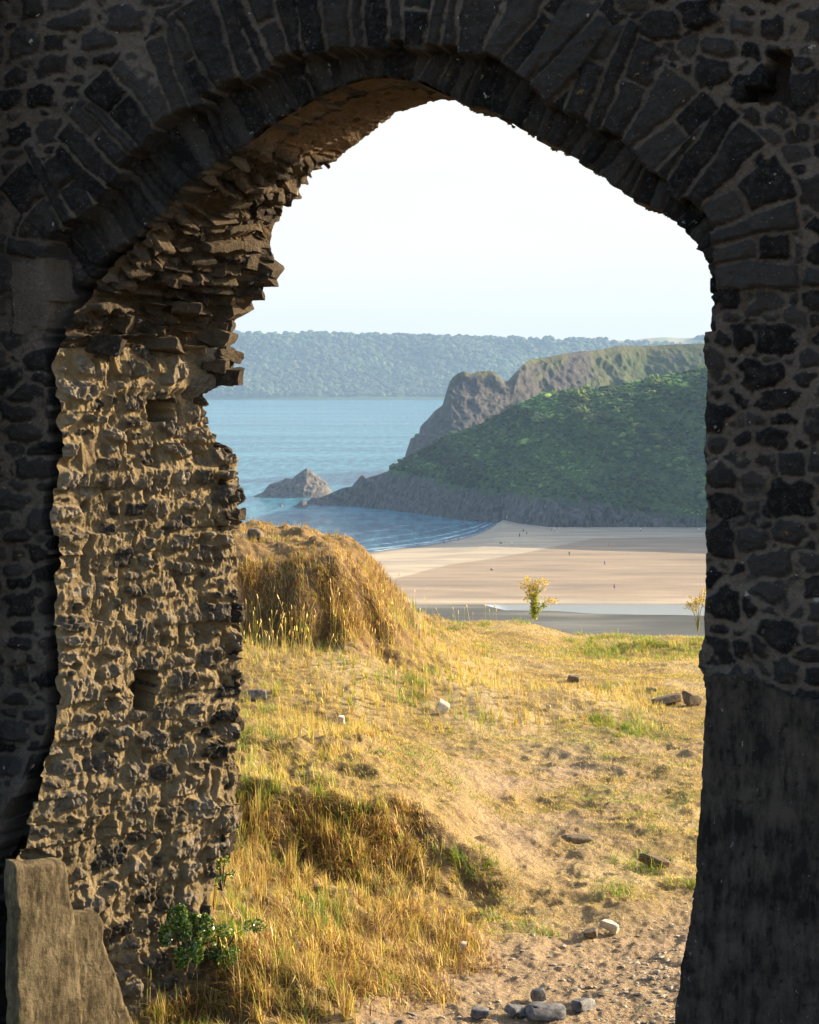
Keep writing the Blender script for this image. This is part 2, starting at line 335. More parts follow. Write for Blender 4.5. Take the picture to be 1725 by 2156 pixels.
def fwd(z):          # how far the battered foot of the left pier comes forward
    return 0.12 * ss(pz(1560), pz(1700), z) + 0.10 * ss(pz(1740), pz(1850), z)

gate = empty('castle_gateway', (P0[0], P0[1], CZ - 3.3), 'ruined dark stone castle gateway with a pointed arch framing the bay', 'ruin')
G0 = np.array(gate.location)

def edge_r(z): return (0.022 * fbm(z * 6, z * 0, 4, 801) + 0.035 * (hsh(np.floor(z / 0.11 + 0.3 * vn(z * 3, z * 0, 802)), 1, 1, 803) - 0.5)) * ss(pz(640), pz(720), z)
# ---- front face as a relief
su = 0.0062
us = np.arange(-1.15, 4.35, su); zs = np.arange(-3.55, 2.02, su)
Ug, Zg = np.meshgrid(us, zs, indexing='ij')
C1c, S1c = resample(C1, 0.05); C0c, S0c = resample(C0, 0.06)
sd1, s1 = dist_curve(Ug, Zg, C1c, S1c); sd0, s0 = dist_curve(Ug, Zg, C0c, S0c)
wu = Ug + 0.022 * fbm(Ug * 3.1, Zg * 3.1, 3, 11) + 0.010 * fbm(Ug * 17, Zg * 17, 2, 12); wz = Zg + 0.026 * fbm(Ug * 2.1, Zg * 3.1, 3, 21) + 0.010 * fbm(Ug * 17, Zg * 17, 2, 22)
right = Ug > 1.7
eL, iL, jL, xL, yL = rubble(wu, wz, 0.155, 0.082, 31, 1.75, 0.8)
eR, iR, jR, xR, yR = rubble(wu, wz, 0.108, 0.086, 47, 1.3, 1.0)
e = np.where(right, eR, eL); ci = np.where(right, iR, iL); cj = np.where(right, jR + 500, jL); cx = np.where(right, xR, xL); cy = np.where(right, yR, yL)
# outer ring of voussoirs
zspr = pz(620, 10.5)
def ringcells(s, r, w, seed, length, jit=0.36):
    sw = s + 0.02 * fbm(s * 5, r * 6, 3, seed) + 0.006 * fbm(s * 30, r * 14, 2, seed + 3)
    p = sw / w; c = np.floor(p)
    lc = c + jit * (hsh(c, 0, 3, seed) - 0.5) * 2; hc = c + 1 + jit * (hsh(c + 1, 0, 3, seed) - 0.5) * 2
    c = np.where(p < lc, c - 1, np.where(p > hc, c + 1, c))
    lc = c + jit * (hsh(c, 0, 3, seed) - 0.5) * 2; hc = c + 1 + jit * (hsh(c + 1, 0, 3, seed) - 0.5) * 2
    L = length * (0.78 + 0.42 * hsh(c, 1, 5, seed))
    es = np.minimum(p - lc, hc - p) * w
    return c, es, L, (p - (lc + hc) / 2) * w
c0_, e0s, L0, x0 = ringcells(s0, sd0, 0.092, 71, 0.40, 0.30)
k2 = hsh(c0_, 7, 7, 71) < 0.35; mid = L0 * (0.45 + 0.2 * hsh(c0_, 8, 7, 71)); r0 = np.maximum(sd0, 0)
e0 = np.minimum(e0s, np.minimum(L0 - r0, np.where(k2, np.abs(r0 - mid), 9)))
ring0 = (sd0 > 0) & (r0 < L0) & (Zg > pz(620, 10.5)) & (s0 > 0)
c1_, e1s, L1, x1 = ringcells(s1, sd1, 0.062, 91, 0.5)
inner = (sd0 <= 0) & (sd1 > 0) & (Zg > pz(640, 10.5))
rag0 = 0.045 * (hsh(c0_, 3, 3, 5) - 0.4); rag1 = (0.020 * (hsh(c1_, 3, 3, 6) - 0.5) + 0.010 * vn(s1 * 40, s1 * 0, 9)) * 1.0
e = np.where(ring0, e0, e); ci = np.where(ring0, c0_ * 11 + (r0 > mid) * k2 * 3, ci); cj = np.where(ring0, 9000, cj)
e = np.where((~ring0) & (sd0 > 0) & (Zg > pz(620, 10.5)), np.minimum(e, np.abs(r0 - L0)), e)
e = np.where(inner, e1s, e); ci = np.where(inner, c1_ * 5, ci); cj = np.where(inner, 12000, cj)
cx = np.where(ring0, x0, np.where(inner, x1, cx)); cy = np.where(ring0 | inner, 0, cy)
zone_r = (Ug > 2.0) & (Zg < pz(1428, 9.95) + 0.05 * fbm(Ug * 5, Zg * 0, 4, 3) - 0.07 * ss(3.1, 3.7, Ug))      # rendered foot of the right pier
pn_ = 0.05 * fbm(Ug * 9, Zg * 7, 4, 69); plaster = (Ug + pn_ < -0.03) & (Ug + pn_ > -0.24) & (Zg + pn_ < pz(540)) & (Zg + 1.5 * pn_ > pz(690))
mh = 0.0015 + 0.0070 * np.clip(fbm(Ug * 5, Zg * 5, 3, 41) * 0.9 + 0.45, 0, 1.3) + np.where(inner, -0.009, 0.0)
mw = 0.55 + 0.45 * vn(Ug * 2.2, Zg * 2.2, 43)
mask = ss(mh, mh + 0.007, e + 0.010 * fbm(Ug * 35, Zg * 35, 3, 44))
rel = 0.006 + 0.024 * hsh(ci, cj, 5, 3) + np.where(hsh(ci, cj, 6, 4) > 0.93, 0.03, 0)
tiltx = (hsh(ci, cj, 7, 3) - 0.5) * 0.28; tilty = (hsh(ci, cj, 8, 3) - 0.5) * 0.28
rough = 0.012 * fbm(Ug * 22, Zg * 22, 4, 51) + 0.009 * ridged(Ug * 14 + hsh(ci, cj, 1, 1) * 50, Zg * 26, 3, 53)
H = ss(mh, mh + 0.022, e) * (rel + tiltx * cx + tilty * cy + rough) + (1 - mask) * 0.012 * fbm(Ug * 25, Zg * 25, 3, 57) + 0.02 * fbm(Ug * 1.3, Zg * 1.3, 2, 58)
gone = (hsh(ci, cj, 12, 8) > 0.975) & ~inner & ~ring0
H = np.where(gone, -0.02 + rough, H)
rsm = ss(0, 0.03, np.where(zone_r, 1, 0)); Hr = 0.035 + 0.006 * fbm(Ug * 3, Zg * 2, 4, 61) + 0.003 * fbm(Ug * 40, Zg * 12, 3, 62) + 0.10 * np.maximum(pz(1430, 9.95) - Zg, 0)
pits = np.clip(vn(Ug * 42, Zg * 34, 64) - 0.72, 0, 1) * 0.05
H = np.where(zone_r, Hr - pits, H); Hp = 0.015 + 0.006 * fbm(Ug * 9, Zg * 7, 4, 66)
H = np.where(plaster, Hp, H); mask = np.where(plaster, 0.0, mask)
H = H + np.where(Ug < 0.2, fwd(Zg), 0)
# putlog hole high on the right, a missing stone beside it
hu, hz = px_uz(1640, 160, 0); hole = (np.abs(Ug - hu - 0.01 * vn(Zg * 20, Ug, 1)) < 0.05) & (np.abs(Zg - hz) < 0.105)
hole |= (np.abs(Ug - hu + 0.075) < 0.06) & (np.abs(Zg - hz + 0.07) < 0.03)
H = np.where(hole, -0.28, H)
V = -H
sdi = sd0 + rag0
V = V + VR * ss(0.008, -0.010, sdi) * np.where(Zg > pz(700, 10.5), 1, 0)
sd1r = sd1 - edge_r(Zg) * np.where(Ug < 1.2, 1.0, 0.22) - rag1 * ss(pz(700, 10.5), pz(600, 10.5), Zg) + np.where(Zg < pz(640, 10.5), 0.012 * fbm(Ug * 6, Zg * 9, 3, 67), 0)
V = V + 0.26 * ss(0.004, -0.011, sd1r)
tint = np.clip(hsh(ci, cj, 2, 9), 0, 1); tint = np.where(zone_r, 0.3, tint)
keep = (sd1r > -0.024)
sh = Ug.shape
P = uvz(Ug.ravel(), V.ravel(), Zg.ravel())
f = gridf(sh[0], sh[1], keep)
part = np.zeros(sh, np.int8); part[zone_r] = 1; part[ring0 & ~zone_r] = 2; part[inner & ~zone_r] = 3
fc = part.ravel()[f[:, 0]]
def sub(name, mask_f, mat, attrs, parent=gate):
    ff = f[mask_f]; used, inv = np.unique(ff, return_inverse=True)
    me = mesh_np(name, P[used], inv.reshape(ff.shape), {k: a.ravel()[used] for k, a in attrs.items()}, origin=G0)
    o = link(name, me, mat, parent); return o
at = {'tint': tint, 'mask': mask}
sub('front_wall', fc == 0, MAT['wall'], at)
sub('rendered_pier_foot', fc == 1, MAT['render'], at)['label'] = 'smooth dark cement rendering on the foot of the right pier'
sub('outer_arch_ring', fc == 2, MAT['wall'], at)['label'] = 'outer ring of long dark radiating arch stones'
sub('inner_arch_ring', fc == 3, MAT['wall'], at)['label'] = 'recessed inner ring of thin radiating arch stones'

# ---- passage side: left jamb, broken haunch, soffit
# near edge (pixel at v=VR) and far edge (pixel, depth v)
pairs = [((132, 2400), (470, 2250), 2.00), ((132, 2200), (440, 2060), 1.75), ((132, 2025), (440, 1870), 1.75), ((132, 1935), (455, 1800), 1.80), ((132, 1867), (487, 1745), 1.88), ((132, 1800), (498, 1700), 1.95),
         ((132, 1700), (497, 1590), 1.96), ((132, 1500), (500, 1420), 1.96), ((132, 1300), (499, 1250), 1.96), ((132, 1150), (496, 1115), 1.94), ((132, 1010), (497, 985), 1.94),
         ((132, 975), (472, 955), 1.80), ((132, 940), (455, 920), 1.70), ((132, 880), (436, 870), 1.60), ((132, 835), (436, 832), 1.62), ((132, 815), (470, 815), 1.75), ((132, 780), (476, 770), 1.85), ((134, 700), (472, 700), 1.85),
         ((160, 640), (492, 665), 1.88), ((200, 590), (545, 616), 1.85), ((250, 540), (572, 576), 1.82), ((300, 500), (566, 510), 1.75), ((345, 450), (578, 448), 1.60),
         ((396, 395), (610, 408), 1.45), ((440, 356), (646, 382), 1.30), ((490, 325), (690, 350), 1.15), ((548, 285), (730, 316), 1.05), ((573, 264), (755, 300), 1.05),
         ((675, 203), (812, 272), 1.05), ((735, 178), (880, 242), 1.05), ((791, 163), (930, 214), 1.05), ((873, 170), (1000, 218), 1.05), ((946, 203), (1060, 250), 1.05), ((1048, 238), (1150, 275), 1.05)]
near, far = [], []
for i, (a, b, vv) in enumerate(pairs):
    u, z = px_uz(a[0], a[1], VR if a[1] < 640 else 0.0)
    jam = a[1] >= 700
    if jam: vv = 0.84 + (vv - 1.95) * 0.25
    elif a[0] < 548: vv = 0.84 + 0.18 * (vv < 1.7) + 0.0 * vv
    vv = min(vv, 1.05); uf, zf = px_uz(b[0], b[1], vv)
    if jam: z = zf; fw = float(fwd(z)); u = -0.62 * fw
    near.append((float(u), float(z))); far.append((float(uf), float(zf), vv))
for i, (a, b, vv) in enumerate(pairs):       # upper part: the far edge keeps the intrados section
    if a[0] >= 675: far[i] = (near[i][0], near[i][1], 1.05)
near = np.array(near); far = np.array(far)
K = np.r_[0, np.cumsum(np.linalg.norm(np.diff(near, axis=0), axis=1) + 0.0)]
sgrid = np.arange(0, K[-1], 0.0045); ns = len(sgrid)
near_i = smooth_rows(np.stack([np.interp(sgrid, K, near[:, k]) for k in range(2)], -1), 30)
far_i = smooth_rows(np.stack([np.interp(sgrid, K, far[:, k]) for k in range(3)], -1), 6)
nv = 300; t = np.linspace(0, 1, nv); near_i[:, 0] -= edge_r(near_i[:, 1])
kJ = np.interp(sgrid, K, [0 if a[1] > 700 else 1 if a[0] < 500 else 2 for a, b, c in pairs])      # jamb / haunch / soffit
v0 = np.where(near_i[:, 1] < pz(1500), -fwd(near_i[:, 1]), 0.0) + np.where(near_i[:, 1] > pz(640), VR - 0.01, 0.0) + 0.012 + 0.02 * fbm(near_i[:, 1] * 14, near_i[:, 1] * 0, 3, 805) * (near_i[:, 1] < pz(720))
v0 = np.convolve(np.pad(v0, 8, 'edge'), np.ones(17) / 17, 'valid')
Tv = v0[:, None] + (far_i[:, 2] - v0)[:, None] * t[None]
ww = t[None] ** (1.0 + 0.25 * np.clip(kJ, 0, 1)[:, None])
UU = near_i[:, 0][:, None] * (1 - ww) + far_i[:, 0][:, None] * ww
ZZ = near_i[:, 1][:, None] * (1 - ww) + far_i[:, 1][:, None] * ww
SS = np.broadcast_to(sgrid[:, None], UU.shape); TR = Tv; Tv = Tv * 1.19
jz = ZZ
wH = np.clip(1 - np.abs(kJ - 1), 0, 1)[:, None]; wS = np.clip(kJ - 1, 0, 1)[:, None]; wJ = np.clip(1 - kJ, 0, 1)[:, None]
wa = Tv + 0.03 * fbm(Tv * 4, SS * 4, 3, 111) + 0.010 * fbm(Tv * 22, SS * 22, 2, 113); wb = SS + 0.03 * fbm(Tv * 4, SS * 4, 3, 112) + 0.010 * fbm(Tv * 22, SS * 22, 2, 114)
e, ci, cj, cx, cy = rubble(Tv + (wa - Tv) * 0.55, SS + (wb - SS) * 0.45, 0.125, 0.074, 121, 1.5, 0.9)
e2, ci2, cj2, cx2, cy2 = bricks(wa, wb, 0.066, 0.22, 131, jit=0.38, split=0.25)
hh = wH > 0.5
e = np.where(hh, e2, e); ci = np.where(hh, ci2 + 7777, ci); cj = np.where(hh, cj2, cj); cx = np.where(hh, cx2, cx); cy = np.where(hh, cy2, cy)
mh = 0.004 + 0.010 * (fbm(Tv * 6, SS * 6, 3, 141) * 0.5 + 0.5)
mask = ss(mh, mh + 0.006, e + 0.008 * fbm(Tv * 40, SS * 40, 3, 144))
r1 = ridged(Tv * 34, SS * 9, 4, 151); r2 = fbm(Tv * 11, SS * 9, 4, 152); r3 = ridged(Tv * 9 + 5, SS * 7, 3, 155)
big = hsh(ci, cj, 15, 3) > 0.8
wc = Tv + 0.012 * fbm(Tv * 30, SS * 30, 2, 163); wd_ = SS + 0.012 * fbm(Tv * 30, SS * 30, 2, 164)
e3, ci3, cj3, cx3, cy3 = bricks(wc + hsh(ci, cj, 16, 3), wd_, 0.075, 0.030, 165, jit=0.42, split=0.3)
chip = (hsh(ci3, cj3, 5, 8) - 0.5) * 0.032 + (hsh(ci3, cj3, 6, 8) - 0.5) * 1.1 * cx3 + (hsh(ci3, cj3, 7, 8) - 0.5) * 0.8 * cy3
chip = chip * ss(0, 0.007, e3) * np.where(big, 0.25, 1.0)
e4, ci4, cj4, cx4, cy4 = rubble(wc * 1.0, wd_, 0.017, 0.050, 169, 0.36, 0.9)
chip = chip + ((hsh(ci4, cj4, 5, 8) - 0.5) * 0.016 + (hsh(ci4, cj4, 6, 8) - 0.5) * 1.3 * cx4 + (hsh(ci4, cj4, 7, 8) - 0.5) * 1.0 * cy4)
facet = (hsh(ci4, cj4, 9, 8) - 0.5) * 0.007 + (hsh(ci4, cj4, 6, 9) - 0.5) * 0.5 * cx4
flush = ss(-0.1, 0.45, fbm(Tv * 1.9, SS * 2.3, 3, 166))        # mortar slurried over the stones
rel = 0.006 + 0.030 * hsh(ci, cj, 5, 3) ** 1.5
tiltx = (hsh(ci, cj, 7, 3) - 0.5) * 0.6; tilty = (hsh(ci, cj, 8, 3) - 0.5) * 0.4
lowr = ss(pz(1600), pz(1900), ZZ)
gap = np.clip(vn(Tv * 21, SS * 15, 168) - 0.35, 0, 1) * 0.07 * (e < mh + 0.012)
Hj = facet - gap + ss(mh, mh + 0.008, e) * (rel + tiltx * cx + tilty * cy + 0.011 * r1 + 0.008 * r2 + chip) * (1 - 0.45 * flush) + 0.012 * r3 + 0.008 * fbm(Tv * 46, SS * 20, 3, 156)  + 0.020 * fbm(Tv * 2.2, SS * 2.5, 3, 157) + 0.02 * lowr * ridged(Tv * 5, SS * 4, 3, 158)
mask = mask * (1 - 0.75 * flush * ss(0.5, 0.2, hsh(ci, cj, 17, 3)))
pit = np.clip(vn(Tv * 15, SS * 10, 159) - 0.5, 0, 1); Hj = Hj - pit * 0.07
Hh = ss(mh, mh + 0.014, e) * (0.01 + 0.13 * hsh(ci, cj, 5, 3) ** 1.3 + 0.5 * (hsh(ci, cj, 7, 3) - 0.5) * cx + 0.5 * cy) + 0.02 * r2 + 0.012 * r1 + 0.07 * fbm(Tv * 3, SS * 3, 3, 161)
Hs = 0.012 * fbm(Tv * 4, SS * 9, 4, 171) + 0.010 * ridged(Tv * 7, SS * 24, 4, 172) - 0.05 * np.clip(vn(Tv * 9, SS * 24, 173) - 0.55, 0, 1)
Hn = wJ * Hj + wH * np.clip(Hh, -0.10, 0.10) + wS * Hs
Hn = np.where((kJ > 0.85)[:, None] & (t[None] > 0.8), np.clip(Hn, -0.03, 0.015), Hn)
Hn = Hn * ss(-0.02, 0.05, TR - v0[:, None] + 0.02 * wJ)
# putlog holes in the jamb
wr_ = np.clip(1 - t[None] / 0.16, 0, 1) ** 2 * wJ * ss(pz(1900), pz(1700), ZZ); UU = UU - (0.020 + 0.035 * fbm(SS * 9, SS * 0, 3, 806)) * wr_; TR = TR - (0.035 * wr_ ** 0.6)
base = uvz(UU.ravel(), TR.ravel(), ZZ.ravel()).reshape(ns, nv, 3)
BX = CX + F * base[..., 0] / base[..., 1]; BY = HY - F * (base[..., 2] - CZ) / base[..., 1]
def jamb_hole(x0, y0, x1, y1, depth):
    global Hn, mask
    jv = 4 * vn(SS * 14, Tv * 0, 7); js = 4 * vn(Tv * 9, SS * 0, 8)
    ins = (BX > x0 + jv) & (BX < x1 + jv) & (BY > y0 + js) & (BY < y1 + js)
    Hn = np.where(ins, -depth + 0.01 * r2, Hn)
jamb_hole(311, 840, 368, 888, 0.22)
jamb_hole(283, 1412, 330, 1500, 0.20)
ga = np.gradient(base, axis=0); gb = np.gradient(base, axis=1); N = np.cross(ga, gb); N /= np.maximum(np.linalg.norm(N, axis=2, keepdims=True), 1e-9)
if N[ns // 4, nv // 2] @ np.array([Wd[0], Wd[1], 0]) < 0: N = -N
for _ in range(60): N[1:-1] = (N[:-2] + N[1:-1] * 2 + N[2:]) / 4
N /= np.linalg.norm(N, axis=2, keepdims=True)
P = base + N * Hn[..., None]
# ragged far edge and the return of the back corner
ragT = 0.05 * fbm(sgrid * 9, sgrid * 0, 3, 181) + 0.05 * (hsh(cj[:, -1], 3, 1, 182) - 0.5)
P[..., :2] += A[None, None] * (ragT[:, None] * t[None] ** 3 * (1 - 0.7 * wS))[..., None]
nb = 14; back = np.zeros((ns, nb, 3)); 
for k in range(nb):
    q = (k + 1) / nb; inn = -N[:, -1] * (0.9 * q ** 1.3); back[:, k] = P[:, -1] + inn; back[:, k, :2] += A * (0.03 * fbm(sgrid * 14, sgrid * 0 + k * 0.7, 3, 185))[:, None] - A * 0.05 * min(q * 3, 1)
P = np.concatenate([P, back], 1); nvt = nv + nb
tint = np.clip(hsh(ci, cj, 2, 9), 0, 1); tint = np.concatenate([tint, np.repeat(tint[:, -1:], nb, 1)], 1); mask = np.concatenate([mask, np.repeat(mask[:, -1:], nb, 1)], 1)
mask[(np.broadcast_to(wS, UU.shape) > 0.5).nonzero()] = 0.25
P = P.reshape(-1, 3); f = gridf(ns, nvt)
rowpart = np.where(kJ < 0.5, 0, np.where(kJ < 1.5, 1, 2)); fc = np.repeat(rowpart, nvt)[f[:, 0]]
at = {'tint': tint, 'mask': mask}
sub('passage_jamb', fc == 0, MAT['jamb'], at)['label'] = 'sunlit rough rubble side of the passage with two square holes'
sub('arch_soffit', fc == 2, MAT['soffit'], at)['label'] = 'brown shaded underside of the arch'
JAMB_FAR = P.reshape(ns, nvt, 3)[:, nv - 1].copy(); JN = N[:, -1].copy(); JKIND = kJ

# ---- core of the wall (gives the thickness and the shadow)
def core():
    C = C1r.copy(); n = len(C); cen = np.array([1.5, -0.6])
    T = np.gradient(C, axis=0); Nn = np.stack([-T[:, 1], T[:, 0]], -1); Nn /= np.linalg.norm(Nn, axis=1, keepdims=True)
    mid = C[n // 2]; 
    if (Nn[n // 2] @ (mid - cen)) < 0: Nn = -Nn
    ci_ = C + Nn * 0.07
    D = C - np.array([1.5, -1.0]); D /= np.linalg.norm(D, axis=1, keepdims=True)
    out = []
    for p, d in zip(ci_, D):
        ts = []
        if d[0] > 1e-6: ts.append((8 - p[0]) / d[0])
        if d[0] < -1e-6: ts.append((-6 - p[0]) / d[0])
        if d[1] > 1e-6: ts.append((4.2 - p[1]) / d[1])
        if d[1] < -1e-6: ts.append((-4.2 - p[1]) / d[1])
        out.append(p + d * min(ts))
    out = np.array(out); V = []; 
    for v, c in ((0.22, ci_), (0.22, out), (0.98, out), (0.98, ci_)): V.append(uvz(c[:, 0], np.full(n, v), c[:, 1]))
    V = np.concatenate(V); fs = []
    for k in range(4):
        a = np.arange(n - 1) + k * n; b = np.arange(n - 1) + ((k + 1) % 4) * n; fs.append(np.stack([a, a + 1, b + 1, b], -1))
    V2 = []; 
    def box(u0, u1, va, vb, z0, z1, off):
        pts = np.array([(u, v, z) for u in (u0, u1) for v in (va, vb) for z in (z0, z1)]); V2.append(uvz(pts[:, 0], pts[:, 1], pts[:, 2]))
        return np.array([[0, 1, 3, 2], [4, 6, 7, 5], [0, 4, 5, 1], [2, 3, 7, 6], [0, 2, 6, 4], [1, 5, 7, 3]]) + off
    fs.append(box(-6, 0.10, 0.30, 0.75, -4.2, 0.40, len(V))); fs.append(box(3.16, 8, 0.99, 1.9, -4.2, 0.6, len(V) + 8)); fs.append(box(-6, -0.35, -0.3, 0.21, -4.2, 4.2, len(V) + 16)); fs.append(box(4.3, 8, -0.3, 0.21, -4.2, 4.2, len(V) + 24))
    fs.append(box(-0.34, 4.29, 0.12, 0.21, 2.03, 4.2, len(V) + 32))
    V = np.concatenate([V] + V2)
    me = mesh_np('wall_core', V, np.concatenate(fs), {'tint': np.full(len(V), .4), 'mask': np.full(len(V), 0.2)}, smooth=False, origin=G0)
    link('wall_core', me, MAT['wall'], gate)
core()

# ---- rocks
def rock_verts(seed, n=3, cuts=9, rnd=0.0, boxy=False):
    import bmesh
    bm = bmesh.new(); bmesh.ops.create_icosphere(bm, subdivisions=n, radius=1.0)
    V = np.array([v.co[:] for v in bm.verts], dtype=float); Fc = np.array([[v.index for v in ff.verts] for ff in bm.faces]); bm.free()
    r = np.random.RandomState(seed)
    if boxy:
        for ax in range(3):
            for sg in (-1, 1):
                d = r.normal(size=3) * 0.13; d[ax] += sg; d /= np.linalg.norm(d); h = r.uniform(0.5, 0.62); q = V @ d; V = V - np.maximum(q - h, 0)[:, None] * d * 0.97
    for _ in range(cuts):
        d = r.normal(size=3); d /= np.linalg.norm(d); h = r.uniform(0.42, 0.8); q = V @ d; V = V - np.maximum(q - h, 0)[:, None] * d * (0.92 - rnd)
    V = V * (1 + 0.07 * (fbm(V[:, 0] * 2.2 + V[:, 2] * 1.7 + seed, V[:, 1] * 2.2, 4, seed)))[:, None]
    return V / np.abs(V).max(0), Fc
def rot(ax, ay, az):
    cx_, sx_, cy_, sy_, cz_, sz_ = math.cos(ax), math.sin(ax), math.cos(ay), math.sin(ay), math.cos(az), math.sin(az)
    return np.array([[cz_, -sz_, 0], [sz_, cz_, 0], [0, 0, 1]]) @ np.array([[cy_, 0, sy_], [0, 1, 0], [-sy_, 0, cy_]]) @ np.array([[1, 0, 0], [0, cx_, -sx_], [0, sx_, cx_]])
# loose-looking stones that stick out of the broken edge and of the haunch
def edge_stones():
    r = np.random.RandomState(5); VV, FF, TT = [], [], []; off = 0
    lib = [rock_verts(100 + i, 3, 3, boxy=True) for i in range(10)]
    Pg = P.reshape(ns, nvt, 3); yaw0 = -PHI
    def put(c, sz, rx, ry, rz):
        nonlocal off
        V, Fc = lib[r.randint(10)]; R = rot(rx, ry, rz + yaw0); VV.append((V * np.array(sz)) @ R.T + c); FF.append(Fc + off); TT.append(np.full(len(V), r.uniform())); off += len(V)
    for i in range(70):                     # haunch
        k = r.choice(np.where((kJ > 0.35) & (kJ < 1.1))[0]); j = int(nv * r.uniform(0.12, 0.99) ** 0.7); 
        put(Pg[k, min(j, nv - 1)] - N[k, min(j, nv - 1)] * 0.03, (r.uniform(0.04, 0.10), r.uniform(0.05, 0.12), r.uniform(0.025, 0.055)), r.uniform(-.15, .15), r.uniform(-.12, .25), r.uniform(-.4, .4))
    for i in range(60):                     # ragged back corner, haunch and jamb
        k = r.choice(np.where((kJ < 1.0) & (sgrid > 1.0))[0]); hz_ = kJ[k] > 0.3
        s = 1.0 if hz_ else 0.62
        put(Pg[k, nv - 1] - N[k, -1] * 0.05, (r.uniform(0.04, 0.085) * s, r.uniform(0.07, 0.13) * s, r.uniform(0.028, 0.055) * s), r.uniform(-.2, .2), r.uniform(-.2, .3), r.uniform(-.5, .5))
    def atpx(X, Y, v, size, rr=(0, 0, 0)):
        u, z = px_uz(X, Y, v); c = uvz(np.array([u]), np.array([v]), np.array([z]))[0]; V, Fc = lib[r.randint(10)]; V = (V * np.array(size)) @ rot(rr[0], rr[1], rr[2] + yaw0).T + c
        V = V + 0.012 * np.stack([fbm(V[:, 1] * 14 + V[:, 0] * 9 + k * 9, V[:, 2] * 26 + V[:, 0] * 12, 4, 60 + k) for k in range(3)], -1)
        link('jutting_stone', mesh_np('jutting_stone', V, Fc, {'tint': np.full(len(V), r.uniform()), 'mask': np.ones(len(V))}, smooth=False, origin=G0), MAT['rubble'], gate); return
        put(uvz(np.array([u]), np.array([v]), np.array([z]))[0], size, *rr)
    atpx(478, 793, 0.82, (0.10, 0.12, 0.045), (0, -0.05, 0.1)); atpx(455, 765, 0.78, (0.09, 0.12, 0.06), (0.1, 0.3, 0.3)); atpx(468, 735, 0.82, (0.07, 0.1, 0.035), (0, .3, .2))
    atpx(528, 520, 0.85, (0.11, 0.12, 0.10), (0.1, 0.2, 0.5)); atpx(552, 560, 0.85, (0.12, 0.12, 0.05), (0, 0.35, 0.2)); atpx(538, 590, 0.85, (0.11, 0.12, 0.045), (0, -0.2, 0.2)); atpx(512, 615, 0.85, (0.12, 0.12, 0.05), (0, -.1, .4))
    atpx(480, 650, 0.84, (0.1, 0.12, 0.06), (.1, -.3, 0)); atpx(445, 700, 0.8, (0.09, 0.12, 0.07), (0, .2, .5))
    for y_ in range(990, 1110, 26): atpx(474 + r.uniform(-4, 4), y_, 0.84, (0.055, 0.08, 0.034), (0, 0, r.uniform(-.2, .2)))
    V = np.concatenate(VV); Fc = np.concatenate(FF)
    V = V + 0.013 * np.stack([fbm(V[:, 1] * 14 + V[:, 0] * 9 + k * 9, V[:, 2] * 26 + V[:, 0] * 12, 4, 60 + k) for k in range(3)], -1)
    fh = f[fc == 1]; used, inv = np.unique(fh, return_inverse=True); Pf = P.reshape(-1, 3)[used]; n0 = len(used)
    me = mesh_np('broken_haunch', np.concatenate([Pf, V]), [inv.reshape(fh.shape), Fc + n0], {'tint': np.r_[tint.ravel()[used], np.concatenate(TT)], 'mask': np.r_[mask.ravel()[used], np.ones(len(V))]}, origin=G0)
    me.polygons.foreach_set('use_smooth', np.r_[np.ones(len(fh), bool), np.zeros(len(Fc), bool)])
    link('broken_haunch', me, MAT['rubble'], gate)['label'] = 'broken overhanging rubble where the arch springs on the left'
edge_stones()

# ---- cement slabs against the foot of the jamb
def slab(name, pxs, uoff, thick, label, seed):
    pts = []; e_ = np.array([0.787, 0.617]); n_ = np.array([0.617, -0.787])
    for X, Y in pxs:
        p = (X - CX) / F; O = P0 + n_ * uoff; v = (p * O[1] - O[0]) / (e_[0] - p * e_[1]); pts.append((v, -(Y - HY) / F * (O[1] + v * e_[1])))
    pts = np.array(pts); n = 60
    # bilinear sheet between the left side (pts 0-1) and the right side (pts 3-2)
    a = np.linspace(0, 1, n)[:, None, None]; b = np.linspace(0, 1, n * 2)[None, :, None]
    g = (pts[0] * (1 - a) + pts[3] * a) * (1 - b) + (pts[1] * (1 - a) + pts[2] * a) * b
    a2, b2 = np.broadcast_to(a[..., 0], g.shape[:2]), np.broadcast_to(b[..., 0], g.shape[:2])
    ed = np.minimum(np.minimum(a2, 1 - a2) * 0.5, b2 * 1.2); prof = ss(0, 0.012, ed) ; rnd = ss(0.0, 0.05, ed)
    u = uoff - thick * (1 - prof) - 0.012 * (1 - rnd) + 0.004 * fbm(g[..., 0] * 9, g[..., 1] * 5, 5, seed) - 0.02 * np.clip(vn(g[..., 0] * 30, g[..., 1] * 22, seed + 2) - 0.75, 0, 1) + 0.003 * fbm(g[..., 0] * 50, g[..., 1] * 25, 3, seed + 5)
    jag = 0.025 * fbm(g[..., 0] * 7, g[..., 1] * 7, 4, seed + 9)
    gv = g[..., 0] + jag; V = np.stack([P0[0] + n_[0] * u + e_[0] * gv, P0[1] + n_[1] * u + e_[1] * gv, CZ + g[..., 1] + jag], -1).reshape(-1, 3)
    me = mesh_np(name, V, gridf(n, n * 2), origin=G0); link(name, me, MAT['slab'], gate)['label'] = label
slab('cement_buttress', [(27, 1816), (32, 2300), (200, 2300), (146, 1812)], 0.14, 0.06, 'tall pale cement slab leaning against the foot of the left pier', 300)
slab('cement_buttress', [(140, 1915), (150, 2300), (335, 2300), (206, 1922)], 0.12, 0.25, 'lower pale cement wedge beside the tall slab', 310)

